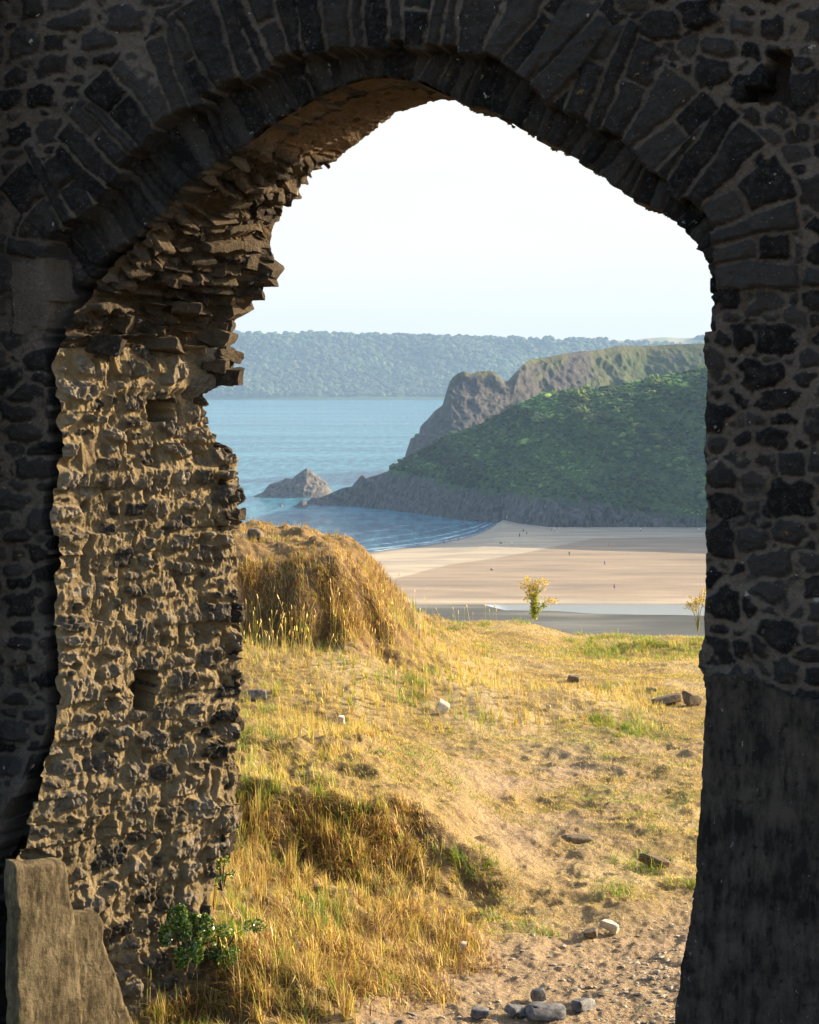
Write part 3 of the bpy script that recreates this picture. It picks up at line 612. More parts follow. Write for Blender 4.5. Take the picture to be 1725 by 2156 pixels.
# ------------------------------------------------------------------ near ground
def gz(x, d):
    """height of the castle ground relative to the eye"""
    z = -3.20 + 0 * x
    z = z + 0.020 * (d - 12) * ss(12, 20, d) * 0 - 0.10 * ss(22, 31, d)
    # rise towards the left pier and the bank
    z = z + 0.36 * ss(0.25, -1.1, x + 0.06 * (d - 12)) * ss(16, 13, d) * ss(10.6, 11.8, d + 0.3 * x)
    bank = ss(14.15, 14.95, d + 0.10 * vn(x * 2.5, d, 5)) * ss(0.95, -0.55, x - 0.05 * (d - 14) + 0.15 * vn(d * 1.1, x, 6)) * ss(19.8, 16.2, d)
    z = z + 0.50 * bank
    z = z + 0.30 * ss(1.2, -1.8, x) * ss(16, 18, d) * ss(24, 20, d)
    # mound of turf beyond, on the left
    mx = ss(0.28, -0.85, x + 0.02 * vn(d * 3, x, 4)); md = ss(22.35, 23.35, d + 0.35 * fbm(x * 1.6, d, 3, 8)) * ss(31, 27.0, d)
    z = z + 1.00 * mx * md * (0.94 + 0.05 * ss(-0.9, -1.6, x)) + 0.46 * ss(1.25, -0.6, x) * ss(19.6, 22.2, d) * ss(32, 26, d)
    z = z + 0.24 * np.exp(-((x - 1.45) / 0.62) ** 2 - ((d - 22.0) / 0.55) ** 2) + 0.16 * np.exp(-((x - 0.75) / 0.5) ** 2 - ((d - 21.6) / 0.6) ** 2)
    z = z - 0.14 * ss(1.3, 2.2, x) * ss(26.0, 29.0, d)
    z = z + 0.12 * np.exp(-((x - 3.3) / 0.7) ** 2 - ((d - 29.0) / 0.8) ** 2) - 0.05 * np.exp(-((x - 2.4) / 1.3) ** 2 - ((d - 27.2) / 0.5) ** 2)
    # edge of the plateau and the slope to the valley
    edge = 30.6 + 0.5 * vn(x * 0.8, 0 * x, 17)
    z = z - 52 * ss(0, 1, np.clip((d - edge) / 330, 0, 1)) * 1.0 - 2.6 * ss(0, 4, d - edge)
    z = z + 1.3 * ss(9.5, 4, d)
    return z
def gdetail(x, d):
    g = np.clip(ss(36, 30, d), 0, 1)
    n = 0.05 * fbm(x * 1.3, d * 1.3, 4, 201) + 0.020 * fbm(x * 6, d * 6, 3, 203) * 1.0
    sand = sandy(x, d)
    n = n + sand * (0.020 * fbm(x * 12, d * 9, 3, 205) - 0.022 * np.clip(vn(x * 9, d * 6, 207) - 0.35, 0, 1) + 0.008 * fbm(x * 38, d * 30, 3, 208))
    n = n + (1 - sand) * (0.13 * ss(18, 15, d) * ss(0.9, 0.3, x) * fbm(x * 3.2, d * 3.2, 3, 209) + 0.035 * ridged(x * 3.2, d * 2.6, 4, 210) * ss(24, 18, d) + 0.012 * ridged(x * 3.2, d * 2.6, 4, 210) + 0.20 * ss(21.4, 22.6, d) * ss(0.9, 0, x) * fbm(x * 2.4, d * 2.4, 4, 212))
    return n * g
def proj(x, d, z): return CX + F * x / d, HY - F * z / d
def sandy(x, d):
    X, Y = proj(x, np.maximum(d, 1), np.full_like(x, -3.2))
    w = 60 * fbm(x * 1.6, d * 1.1, 3, 211)
    a = ss(-60, 60, (Y - 1950) + w + (X - 1150) * 0.10) * ss(-40, 50, X - (940 - ss(1990, 2100, Y) * 210) + w)
    return np.clip(a, 0, 1) * ss(20, 16, d)
def turfpatch(x, d): return ss(-0.1, 0.35, fbm(x * 2.3, d * 1.2, 4, 215))
ang = np.concatenate([np.linspace(-4, -0.30, 30)[:-1], np.linspace(-0.22, 0.22, 760), np.linspace(0.30, 4, 30)])
dd = np.concatenate([np.linspace(-30, 10.6, 30)[:-1], 10.6 * np.exp(np.linspace(0, math.log(36 / 10.6), 900)), 36 * np.exp(np.linspace(0, math.log(430 / 36), 90))[1:]])
AG, DG = np.meshgrid(ang, dd, indexing='ij'); XG = AG * np.maximum(DG, 10.6)
ZG = gz(XG, DG) + gdetail(XG, DG)
PXg, PYg = proj(XG, np.maximum(DG, 1), ZG); worn = np.exp(-((PXg - 1150) / 190) ** 2 - ((PYg - 1760) / 110) ** 2) + np.exp(-((PXg - 1080) / 170) ** 2 - ((PYg - 1630) / 60) ** 2) + 0.8 * np.exp(-((PXg - 1330) / 160) ** 2 - ((PYg - 1600) / 60) ** 2)
worn = worn * (DG > 11) * (DG < 30) * ss(-0.5, 0.2, fbm(XG * 3, DG * 2, 3, 216)); sand = np.clip(sandy(XG, DG) + 0.9 * worn, 0, 1); tp = 0
csand = np.array([0.325, 0.245, 0.155]); cturf = np.array([0.27, 0.20, 0.085]); cdark = np.array([0.15, 0.10, 0.05]); cpale = np.array([0.40, 0.315, 0.17])
c = cturf[None, None] * (1 - sand[..., None]) + csand * sand[..., None]
q = (ss(-0.2, 0.5, fbm(XG * 1.7, DG * 1.0, 4, 221)) * (1 - sand))[..., None]; c = c * (1 - q) + cpale * q
q = (ss(21.8, 22.6, DG) * ss(29, 26, DG) * ss(0.45, -0.1, XG) * 0.75)[..., None]; c = c * (1 - q) + np.array([0.19, 0.115, 0.045]) * q
slope = np.gradient(ZG, axis=1) / np.maximum(np.gradient(DG, axis=1), 1e-4)
q = (ss(0.30, 0.9, np.abs(slope)) * (DG < 36) * (1 - sand))[..., None]; c = c * (1 - q) + cdark * q
q = (ss(0.2, 0.6, fbm(XG * 3.3, DG * 2.2, 3, 223)) * sand * 0.4)[..., None]; c = c * (1 - q) + np.array([0.20, 0.14, 0.09]) * q
me = mesh_np('ground', np.stack([XG, DG, CZ + ZG], -1).reshape(-1, 3), gridf(*XG.shape), {'col': c.reshape(-1, 3)})
tag(link('ground', me, MAT['ground']), kind='structure')

# ---- things needing the ground height
def gh(x, d):
    x = np.asarray(x, float); d = np.asarray(d, float); return CZ + gz(x, d) + gdetail(x, d)
def on_ground(X, Y):
    """the ground point seen at a place of the frame"""
    d = np.linspace(10.2, 31.5, 3000); x = (X - CX) / F * d; z = gz(x, d) + gdetail(x, d); yy = HY - F * z / d
    k = np.where(yy <= Y)[0]; k = k[0] if len(k) else len(d) - 1
    return float(x[k]), float(d[k]), float(CZ + z[k])

# ------------------------------------------------------------------ grass
RS = np.random.RandomState(77)
def blades(name, x, d, L, wd, lean, col, kind_label, curl=0.6, seg=2, cat='grass', zoff=0.0, base_z=None):
    n = len(x); th = RS.uniform(0, 2 * np.pi, n); th = np.where(RS.uniform(0, 1, n) < 0.55, 4 * fbm(x * 3.5, d * 3.5, 2, 61) + 3.6 + RS.normal(0, 0.5, n), th); wdir = np.stack([-np.sin(th), np.cos(th)], -1)
    ldir = np.stack([np.cos(th), np.sin(th)], -1)
    z0 = (gh(x, d) if base_z is None else base_z) - 0.004 + zoff
    rings = []
    for k in range(seg + 1):
        q = k / seg; hgt = L * (q - 0.30 * np.minimum(lean, 1.2) * q * q); out = L * lean * q ** 1.6
        c = np.stack([x + ldir[:, 0] * out, d + ldir[:, 1] * out, z0 + hgt * (1 - 0.45 * np.minimum(lean, 1.5) * q)], -1)
        if k < seg:
            w = wd * (1 - 0.45 * q); o = np.stack([wdir[:, 0] * w / 2, wdir[:, 1] * w / 2, 0 * w], -1); rings += [c - o, c + o]
        else: rings.append(c)
    V = np.stack(rings, 1); m_ = V.shape[1]; b = (np.arange(n) * m_)[:, None]; quads = []
    for k in range(seg - 1): quads.append(b + np.array([[2 * k, 2 * k + 1, 2 * k + 3, 2 * k + 2]]))
    tri = b + np.array([[2 * seg - 2, 2 * seg - 1, 2 * seg]])
    C = np.repeat(col[:, None], m_, 1); C[:, :2] *= 0.85
    me = mesh_np(name, V.reshape(-1, 3), [np.concatenate(quads), tri], {'col': np.clip(C.reshape(-1, 3), 0, 1)})
    o = link(name, me, MAT['blade']); tag(o, kind_label, cat, kind='stuff'); return o
def scatter(n, dmin, dmax, pw=2.0):
    """points over the fan of ground the gateway looks on, even per square metre weighted towards the near part"""
    u = RS.uniform(0, 1, n); d = (dmin ** (1 / pw) + (dmax ** (1 / pw) - dmin ** (1 / pw)) * u) ** pw
    x = RS.uniform(-0.180, 0.150, n) * d; return x, d
def outside_walls(x, d):
    v = (x - P0[0]) * A[0] + (d - P0[1]) * A[1]; u = (x - P0[0]) * Wd[0] + (d - P0[1]) * Wd[1]
    return ~(((v < 0.80) & (v > -0.35) & (u < 0.62 * v + 0.02)) | ((v < 1.9) & (v > -0.3) & (u > 3.0)))
GOLD = np.array([0.56, 0.395, 0.09]); STRAW = np.array([0.74, 0.56, 0.22]); BROWN = np.array([0.25, 0.135, 0.055]); OLIVE = np.array([0.37, 0.38, 0.05]); GREEN = np.array([0.15, 0.27, 0.04])
def pick(w, cols):
    w = np.stack(w, -1).astype(float); w = np.maximum(w, 0); cw = np.cumsum(w, 1); cw /= cw[:, -1:]; r = RS.uniform(0, 1, len(w))[:, None]; k = (r > cw).sum(1)
    return np.array(cols)[k] * RS.uniform(0.72, 1.22, (len(w), 1))
def blob(X, Y, lst):
    s = 0
    for cx_, cy_, rx, ry, a in lst: s = s + a * np.exp(-((X - cx_) / rx) ** 2 - ((Y - cy_) / ry) ** 2)
    return s
x, d = scatter(860000, 10.2, 31.5, 1.0)
k = outside_walls(x, d); x, d = x[k], d[k]
sd = sandy(x, d); X, Y = proj(x, d, gz(x, d)); slopez = (gz(x, d + 0.15) - gz(x, d - 0.15)) / 0.3
pn = fbm(x * 2.0, d * 1.3, 4, 301); pf = fbm(x * 7, d * 5, 3, 303)
# trampled short turf on the right, longer hay on the left
short = ss(-120, 120, X - interp(Y, [(1280, 900), (1400, 1040), (1500, 1180), (1560, 820), (1640, 700), (1750, 880), (1850, 980), (2000, 1000), (2150, 760)])) * np.where((Y < 1545) & (Y > 1440) & (X < 1400), 0.35, 1)
short = short * (1 - blob(X, Y, [(1350, 1375, 200, 28, 1.0)]).clip(0, 1))
wornb = blob(X, Y, [(1150, 1760, 190, 110, .75), (1080, 1630, 170, 60, .65), (1330, 1600, 160, 60, .5)]).clip(0, 0.8) * ss(-0.4, 0.2, fbm(x * 3, d * 2, 3, 216))
dens = (1 - wornb) * (1 - 0.5 * (1 - short)) * (1 - sd * 0.985) * (1 - short * 0.75 * ss(-0.30, 0.15, -pn) * (0.5 + 0.5 * ss(21, 18, d))) * (0.25 + 0.75 * ss(-0.35, 0.15, pf))
k = RS.uniform(0, 1, len(x)) < dens
x, d, X, Y, pn, pf, short, slopez, sd = [a[k] for a in (x, d, X, Y, pn, pf, short, slopez, sd)]
grn = blob(X, Y, [(560, 1690, 60, 25, 1.2), (690, 1700, 70, 60, 1.0), (500, 1950, 60, 60, 0.9), (590, 1980, 80, 40, 0.5), (700, 1930, 60, 30, 1.3), (800, 2060, 40, 25, 1.0), (1010, 1840, 50, 30, 0.9), (1330, 1810, 60, 30, 1.2), (1290, 1880, 60, 20, .8), (1300, 1530, 90, 30, 1.3),
                      (1350, 1375, 180, 25, 0.8), (860, 1330, 60, 60, 0.35), (700, 1380, 120, 40, 0.35), (930, 1450, 120, 60, 0.45), (540, 1500, 60, 120, 0.45), (530, 1620, 60, 40, 0.7), (330, 2010, 60, 40, 1.0), (640, 1780, 30, 20, .6), (780, 1850, 60, 40, .5)]) + 0.9 * ss(0.0, 0.45, pn) + 0.45
brn = 0.5 * ss(0.0, 0.5, fbm(x * 3.1, d * 2.2, 3, 305)) + blob(X, Y, [(690, 1235, 190, 85, 7.0), (680, 1150, 160, 40, 3.0), (600, 1160, 160, 40, 1.0), (640, 1720, 150, 40, 0.8), (600, 1820, 170, 60, 1.6), (760, 1950, 120, 60, 0.9), (600, 2100, 250, 60, 1.6), (1000, 2050, 100, 50, 1.0), (300, 2100, 200, 60, 1.8), (1000, 1490, 120, 30, .6)]) + 0.2
L = (0.030 + 0.055 * (1 - short)) * RS.uniform(0.5, 1.5, len(x)) * (1 + 0.5 * (brn > 0.9) * (1 - short)) * (1 + 0.2 * pn)
L = np.where(Y < 1300, L * 0.9, L); L = L * (1 - 0.55 * ((Y < 1215) & (X < 900)))
ta_, tb_ = np.floor(x / 0.11 + 0.5 * vn(d * 5, x * 5, 33)), np.floor(d / 0.13 + 0.5 * vn(x * 5, d * 5, 34)); pull = (0.25 + 0.45 * hsh(ta_, tb_, 7, 31)) * (1 - short); x = x + ((ta_ + 0.15 + 0.7 * hsh(ta_, tb_, 1, 31)) * 0.11 - x) * pull; d = d + ((tb_ + 0.15 + 0.7 * hsh(ta_, tb_, 2, 31)) * 0.13 - d) * pull; L = L * (1 + (1 - short) * (hsh(ta_, tb_, 3, 31) * 1.1 - 0.55)); grn = grn * (0.4 + 1.4 * hsh(ta_, tb_, 4, 31)); brn = brn * (0.4 + 1.2 * hsh(ta_, tb_, 5, 31))
col = pick([0.9 + 0 * x, 0.85 + 0.5 * ss(0, .5, -pn), brn, grn * 0.9, grn * np.maximum(grn - 0.5, 0) * 1.2], [GOLD, STRAW, BROWN, OLIVE, GREEN])
hay = (1 - short) > 0.5
blades('dry_grass', x[~hay], d[~hay], L[~hay], RS.uniform(0.0025, 0.005, (~hay).sum()), RS.uniform(0.3, 1.1, (~hay).sum()), col[~hay], 'short trampled straw coloured turf on the sunny slope')
blades('meadow_grass', x[hay], d[hay], L[hay], RS.uniform(0.0025, 0.0048, hay.sum()), np.clip(0.55 + 0.7 * fbm(x[hay] * 4, d[hay] * 4, 2, 62) + RS.normal(0, 0.28, hay.sum()), 0.08, 1.7), col[hay], 'long golden and olive hay on the bank and mound')
# small clumps
def clumps(name, cen, per, spread, Lr, cols, w, label, wdt=(0.003, 0.007)):
    xs, ds, Ls, cs = [], [], [], []
    for (cx_, cd_) in cen:
        n = int(per * RS.uniform(0.5, 1.5)); sp = spread * RS.uniform(0.5, 1.5)
        xs.append(cx_ + RS.normal(0, sp, n)); ds.append(cd_ + RS.normal(0, sp, n)); Ls.append(RS.uniform(*Lr, n) * RS.uniform(0.7, 1.3)); cs.append(pick([np.full(n, q) for q in w], cols))
    x, d, L = np.concatenate(xs), np.concatenate(ds), np.concatenate(Ls); c = np.concatenate(cs); k = outside_walls(x, d)
    blades(name, x[k], d[k], L[k], RS.uniform(*wdt, k.sum()), RS.uniform(0.1, 1.4, k.sum()), c[k], label, seg=3)
def cen_from(zones):
    out = []
    for X0, X1, Y0, Y1, n in zones:
        for _ in range(n):
            p = on_ground(RS.uniform(X0, X1), RS.uniform(Y0, Y1)); out.append(p[:2])
    return out
clumps('green_tufts', cen_from([(640, 760, 1880, 1960, 6), (760, 840, 2030, 2080, 3), (960, 1050, 1810, 1860, 3), (1280, 1380, 1790, 1840, 5), (1230, 1340, 1860, 1900, 3), (1230, 1380, 1500, 1550, 9), (500, 600, 1650, 1700, 5), (640, 760, 1650, 1780, 6), (470, 560, 1900, 2010, 8),
        (1060, 1200, 1930, 1980, 2), (860, 950, 1380, 1480, 5), (1420, 1480, 1860, 1890, 3), (1200, 1490, 1335, 1390, 60), (940, 1180, 1300, 1320, 8), (250, 420, 2000, 2080, 8), (740, 880, 1780, 1900, 5)]), 60, 0.045, (0.04, 0.12), [GREEN, OLIVE, GOLD], (1.2, 1, 0.25), 'bright green tufts of grass dotted over the slope')
clumps('brown_hay', cen_from([(480, 900, 1700, 2100, 90), (520, 860, 1180, 1350, 60), (60, 500, 2080, 2150, 30), (620, 1000, 1950, 2110, 40), (780, 880, 1200, 1280, 16)]), 110, 0.07, (0.05, 0.15), [BROWN, GOLD, STRAW, OLIVE], (1.5, 0.8, 0.4, 0.25), 'tangled russet hay hanging over the bank and the mound')
# seed stalks
def stalks():
    cen = [on_ground(RS.uniform(a, b), RS.uniform(c_, e_))[:2] for a, b, c_, e_, n in [(500, 900, 1290, 1420, 75), (760, 1060, 1275, 1330, 16), (880, 960, 1230, 1280, 14), (560, 900, 1450, 1560, 30), (500, 640, 1340, 1400, 30), (50, 270, 2090, 2150, 26), (280, 700, 2080, 2150, 26)] for _ in range(n)]
    n = len(cen); cen = np.array(cen); Ls = RS.uniform(0.16, 0.36, n); Vs, Fs, Cs = [], [], []; off = 0
    for i in range(n):
        x, d = cen[i]; z = float(gh(x, d)); a = RS.uniform(0, 6.28); ln = RS.uniform(0, 0.35); L = Ls[i]; pts = []; rad = []
        hd = RS.uniform(0.03, 0.06)
        for q in (0, 0.35, 0.7, 1.0): pts.append((x + math.cos(a) * ln * L * q ** 2, d + math.sin(a) * ln * L * q ** 2, z + L * q)); rad.append(0.0011)
        tip = np.array(pts[-1]); dr = tip - np.array(pts[-2]); dr /= np.linalg.norm(dr)
        for q, r_ in ((0.15, 0.0045), (0.6, 0.005), (1.0, 0.001)): pts.append(tuple(tip + dr * hd * q)); rad.append(r_)
        c_ = pick([np.array([1.]), np.array([1.]), np.array([.6])], [GOLD, STRAW, OLIVE * 1.3])[0]
        for k, (p, r_) in enumerate(zip(pts, rad)):
            for j in range(3):
                an = j * 2.094; Vs.append((p[0] + r_ * math.cos(an), p[1] + r_ * math.sin(an), p[2])); Cs.append(c_ if k < 4 else c_ * 1.1)
            if k:
                for j in range(3): b = off + (k - 1) * 3; Fs.append((b + j, b + (j + 1) % 3, b + 3 + (j + 1) % 3, b + 3 + j))
        off += len(pts) * 3
    me = mesh_np('seed_stalks', Vs, np.array(Fs), {'col': np.clip(np.array(Cs), 0, 1)}); tag(link('seed_stalks', me, MAT['stalk']), 'thin seed headed grass stalks rising around the mound', 'grass', kind='stuff')
stalks()

# ------------------------------------------------------------------ pebbles and the rocks one can tell apart
def pebbles():
    n = 5200; lib = [rock_verts(400 + i, 1, 3) for i in range(6)]; x, d = scatter(n * 3, 11.3, 16.5, 1.0); s = sandy(x, d); X, Y = proj(x, d, gz(x, d))
    k = (s > 0.5) & outside_walls(x, d) & (RS.uniform(0, 1, len(x)) < 0.25 + 0.75 * ss(1100, 1450, X) * ss(1950, 2100, Y)); x, d = x[k][:n], d[k][:n]; z = gh(x, d)
    VV, FF = [], []; off = 0
    for i in range(len(x)):
        V, Fc = lib[i % 6]; s_ = 0.004 + 0.016 * RS.uniform() ** 4; R = rot(RS.uniform(-.3, .3), RS.uniform(-.3, .3), RS.uniform(0, 6.28))
        VV.append((V * np.array([s_ * 1.5, s_, s_ * 0.6])) @ R.T + np.array([x[i], d[i], z[i] + s_ * 0.15])); FF.append(Fc + off); off += len(V)
    me = mesh_np('pebbles', np.concatenate(VV), np.concatenate(FF), smooth=False); tag(link('pebbles', me, MAT['pebble']), 'small pebbles and clods strewn over the bare sandy path', 'pebbles', kind='stuff')
pebbles()
def rock(name, X, Y, size, mat, label, seed, rr=(0, 0, 0), lift=0.3, group=None, cuts=9, cat='rock'):
    x, d, z = on_ground(X, Y); V, Fc = rock_verts(seed, 3, 5, boxy=True); V = (V * np.array(size)) @ rot(*rr).T
    V[:, 2] += -V[:, 2].min() - size[2] * (1 - lift) * 0.6
    me = mesh_np(name, V, Fc, smooth=True); o = link(name, me, MAT[mat]); o.location = (x, d, z); me.attributes.new('mask', 'FLOAT', 'POINT')
    return tag(o, label, cat, group)
G1 = 'stones half buried in the path'
rock('rock', 1148, 2143, (0.10, 0.07, 0.030), 'rock_grey', 'long flat grey rock lying lowest of the heap on the sandy path', 501, (0.1, 0.05, 0.1), 0.9, G1)
rock('rock', 1090, 2140, (0.055, 0.05, 0.028), 'rock_grey', 'rounded bluish rock at the left end of the heap on the path', 502, (0, 0.1, 0.5), 0.9, G1)
rock('rock', 1135, 2110, (0.042, 0.04, 0.034), 'rock_grey', 'dark upright stone standing on top of the heap on the path', 503, (0.1, -0.2, 0.2), 1.3, G1)
rock('rock', 1225, 2128, (0.07, 0.05, 0.035), 'rock_grey', 'small grey stone just right of the heap on the path', 504, (0, 0.1, 0.9), 0.7, G1)
rock('rock', 1284, 1968, (0.055, 0.03, 0.03), 'rock_pale', 'pale wedge shaped stone tilted up on the bare path', 505, (0.3, 0.35, -0.3), 1.2, G1)
rock('rock', 1245, 1975, (0.045, 0.04, 0.032), 'rock_brown', 'brown lump of stone touching the pale wedge shaped stone', 506, (0, 0, 0), 0.9, G1)
rock('rock', 1375, 1830, (0.11, 0.03, 0.035), 'rock_brown', 'long slanting stone slab with lit ridge behind a green tuft', 507, (0.25, 0.36, -0.35), 0.95)
rock('rock', 1215, 1775, (0.11, 0.06, 0.03), 'rock_brown', 'flat dark stone sunk in turf left of the slanting slab', 508, (0, 0, 0.1), 0.8)
rock('rock', 932, 1505, (0.06, 0.03, 0.055), 'rock_pale', 'white squarish stone among the green grass below the mound', 509, (0.2, 0.5, 0.3), 1.3)
rock('rock', 719, 1528, (0.028, 0.025, 0.04), 'rock_pale', 'small white upright pebble in the pale grass of the left slope', 510, (0, 0, 0), 1.6)
rock('rock', 540, 1475, (0.10, 0.06, 0.05), 'rock_grey', 'grey stone in the grass close to the sunlit pier', 511, (0, 0, 0.2), 1.2)
rock('rock', 1455, 1487, (0.10, 0.08, 0.065), 'rock_brown', 'dark clod standing at the right end of the hollow', 512, (0.2, 0.3, 0.4), 1.2)
rock('rock', 1405, 1485, (0.16, 0.08, 0.05), 'rock_brown', 'broken brown clod at the left end of the hollow', 513, (0, -0.2, 0.1), 0.9)
rock('rock', 1372, 1458, (0.05, 0.05, 0.03), 'rock_brown', 'small dark stone just above the hollow', 514, (0, 0, 0), 1.2)
rock('rock', 1210, 1436, (0.08, 0.05, 0.035), 'rock_brown', 'small dark stone alone on the upper yellow slope', 515, (0, 0, 0), 1.0)
rock('rock', 975, 2010, (0.02, 0.015, 0.035), 'rock_pale', 'thin pale shard at the edge of the brown bank', 516, (0.2, 0.2, 0), 1.3)
rock('rock', 1155, 1495, (0.02, 0.02, 0.022), 'rock_pale', 'tiny round white pebble beside the low grassy hump', 517, (0, 0, 0), 1.6)
rock('rock', 1010, 2146, (0.05, 0.035, 0.03), 'rock_grey', 'small grey stone near the bottom of the path left of the heap', 518, (0, 0, 0), 1.0, G1)
def mound_top(X, size, mat, label, seed, dd_=24.5):
    x = (X - CX) / F * dd_; z = float(gh(x, dd_)); V, Fc = rock_verts(seed, 3, 6); V = V * np.array(size); V[:, 2] += size[2] * 0.5
    o = link('rock', mesh_np('rock', V, Fc), MAT[mat]); o.location = (x, dd_, z); tag(o, label, 'rock')
mound_top(535, (0.10, 0.1, 0.07), 'rock_brown', 'brown knob of rock on the top of the mound next to the pier', 520)
mound_top(507, (0.16, 0.1, 0.035), 'rock_pale', 'low pale rock on the mound between pier and brown knob', 521)
mound_top(664, (0.07, 0.05, 0.045), 'rock_brown', 'small dark pointed rock on the crest of the mound', 522)

# ------------------------------------------------------------------ leafy plants
def leafcloud(n, fn, size, cols, w):
    """small leaf quads; fn gives points (n,3)"""
    P_ = fn(n); n = len(P_); t1 = RS.normal(size=(n, 3)); t1 /= np.linalg.norm(t1, axis=1, keepdims=True); t2 = np.cross(t1, RS.normal(size=(n, 3))); t2 /= np.linalg.norm(t2, axis=1, keepdims=True)
    s = RS.uniform(*size, n)[:, None]
    V = np.stack([P_ - t1 * s, P_ - t1 * s * 0.1 + t2 * s * 0.55, P_ + t1 * s, P_ - t1 * s * 0.1 - t2 * s * 0.55], 1).reshape(-1, 3)
    C = np.repeat(pick([np.full(n, q) for q in w], cols), 4, 0)
    return V, (np.arange(n) * 4)[:, None] + np.array([[0, 1, 2, 3]]), np.clip(C, 0, 1)
def tubes(name, segs, parent, mat, col, origin, sides=4):
    Vs, Fs = [], []; off = 0
    for pts, r0_, r1_ in segs:
        pts = np.array(pts, float); m_ = len(pts)
        for k, p in enumerate(pts):
            r_ = r0_ + (r1_ - r0_) * k / (m_ - 1)
            for j in range(sides): an = j * 2 * math.pi / sides; Vs.append(p + np.array([r_ * math.cos(an), r_ * math.sin(an), 0]))
            if k:
                for j in range(sides): b = off + (k - 1) * sides; Fs.append((b + j, b + (j + 1) % sides, b + sides + (j + 1) % sides, b + sides + j))
        off += m_ * sides
    Vs = np.array(Vs); return link(name, mesh_np(name, Vs, np.array(Fs), {'col': np.tile(col, (len(Vs), 1))}, origin=origin), mat, parent)
def ragwort(X, Y, H, label, stems, seed, leafy=True, d=29.6):
    r = np.random.RandomState(seed); x = (X - CX) / F * d; z = float(gh(x, d)); z = max(z, CZ - (Y - HY) / F * d - 0.03); o = empty('ragwort', (x, d, z), label, 'wildflower', 'ragwort plants on the edge of the slope')
    org = np.array([x, d, z]); segs = []; heads = []; leaves = []
    for (dx, h) in stems:
        top = org + np.array([dx, r.uniform(-.04, .04), h]); midp = org + np.array([dx * 0.35, 0, h * 0.5]); segs.append(([org, midp, top], 0.006, 0.003))
        for b in range(9):
            q = r.uniform(0.55, 1.0); s_ = org + (midp - org) * min(q * 2, 1) + (top - midp) * max(q * 2 - 1, 0); e_ = top + np.array([r.uniform(-.10, .10), r.uniform(-.08, .08), r.uniform(-0.14, 0.02)]) * (0.5 + 0.5 * h / H)
            segs.append(([s_, (s_ + e_) / 2 + np.array([0, 0, -0.01]), e_], 0.0025, 0.0015)); heads.append(e_)
        for b in range(60): q = r.uniform(0.05, 0.75); leaves.append(org + (midp - org) * min(q * 2, 1) + (top - midp) * max(q * 2 - 1, 0) + r.normal(0, 0.022, 3))
    tubes('stem', segs, o, MAT['stalk'], np.array([0.28, 0.24, 0.06]), org)
    heads = np.array(heads)
    V, Fc, C = leafcloud(1, lambda n: np.repeat(heads, 26, 0) + RS.normal(0, 1, (len(heads) * 26, 3)) * np.array([0.020, 0.020, 0.012]), (0.006, 0.013), [np.array([0.74, 0.54, 0.015]), np.array([0.50, 0.36, 0.02]), np.array([0.72, 0.60, 0.35]), np.array([0.35, 0.22, 0.05])], (1.2, 1, 0.8, 0.6))
    link('flower_heads', mesh_np('flower_heads', V, Fc, {'col': C}, smooth=False, origin=org), MAT['petal'], o)
    if leafy:
        lv = np.array(leaves); V, Fc, C = leafcloud(1, lambda n: lv, (0.012, 0.03), [np.array([0.30, 0.38, 0.05]), np.array([0.42, 0.40, 0.05])], (1, 1)); link('leaves', mesh_np('leaves', V, Fc, {'col': C}, smooth=False, origin=org), MAT['petal'], o)
ragwort(1125, 1297, 0.55, 'leafy ragwort with yellow flower heads standing against the sand', [(-0.02, 0.50), (-0.09, 0.45), (0.07, 0.50), (0.03, 0.44), (0.20, 0.27), (-0.05, 0.30)], 1)
ragwort(1470, 1325, 0.50, 'withered orange ragwort close beside the dark right pier', [(-0.03, 0.42), (0.03, 0.50), (-0.09, 0.34), (0.08, 0.46)], 2, False, 29.0)
def bramble(Xc, Yc, n, label, sc, v, cols, seed):
    p = (Xc - CX) / F; dpt = v; c = np.array([p * dpt, dpt, CZ - (Yc - HY) / F * dpt])
    o = empty('ivy', tuple(c), label, 'plant'); r = np.random.RandomState(seed)
    lobes = r.normal(0, 1, (9, 3)) * np.array(sc) * 0.65 + c
    def fn(_):
        k = r.randint(0, 9, n); q = r.normal(size=(n, 3)); q /= np.linalg.norm(q, axis=1, keepdims=True); return lobes[k] + q * np.array(sc) * 0.45 * r.uniform(0.5, 1.0, (n, 1)) ** 0.4
    V, Fc, C = leafcloud(n, fn, (0.006, 0.014), cols, (1, 0.7, 0.3)); link('leaves', mesh_np('leaves', V, Fc, {'col': C}, smooth=False, origin=c), MAT['leaf'], o)
    segs = [([c + np.array([0, 0, -sc[2] * 1.6]), (c + l) / 2, l], 0.006, 0.002) for l in lobes]; tubes('stem', segs, o, MAT['stalk'], np.array([0.10, 0.07, 0.04]), c)
IV = [np.array([0.04, 0.10, 0.015]), np.array([0.14, 0.22, 0.03]), np.array([0.42, 0.44, 0.12])]
bramble(392, 1955, 3200, 'bright glossy ivy clump climbing the foot of the sunlit pier', (0.080, 0.055, 0.13), 11.32, IV, 3)
bramble(455, 1985, 1300, 'darker ivy spreading on the grass right of the bright clump', (0.13, 0.12, 0.07), 11.5, IV, 4)
bramble(468, 1842, 260, 'small sprig of pale green leaves at the back corner of the pier', (0.06, 0.06, 0.05), 11.75, IV, 5)

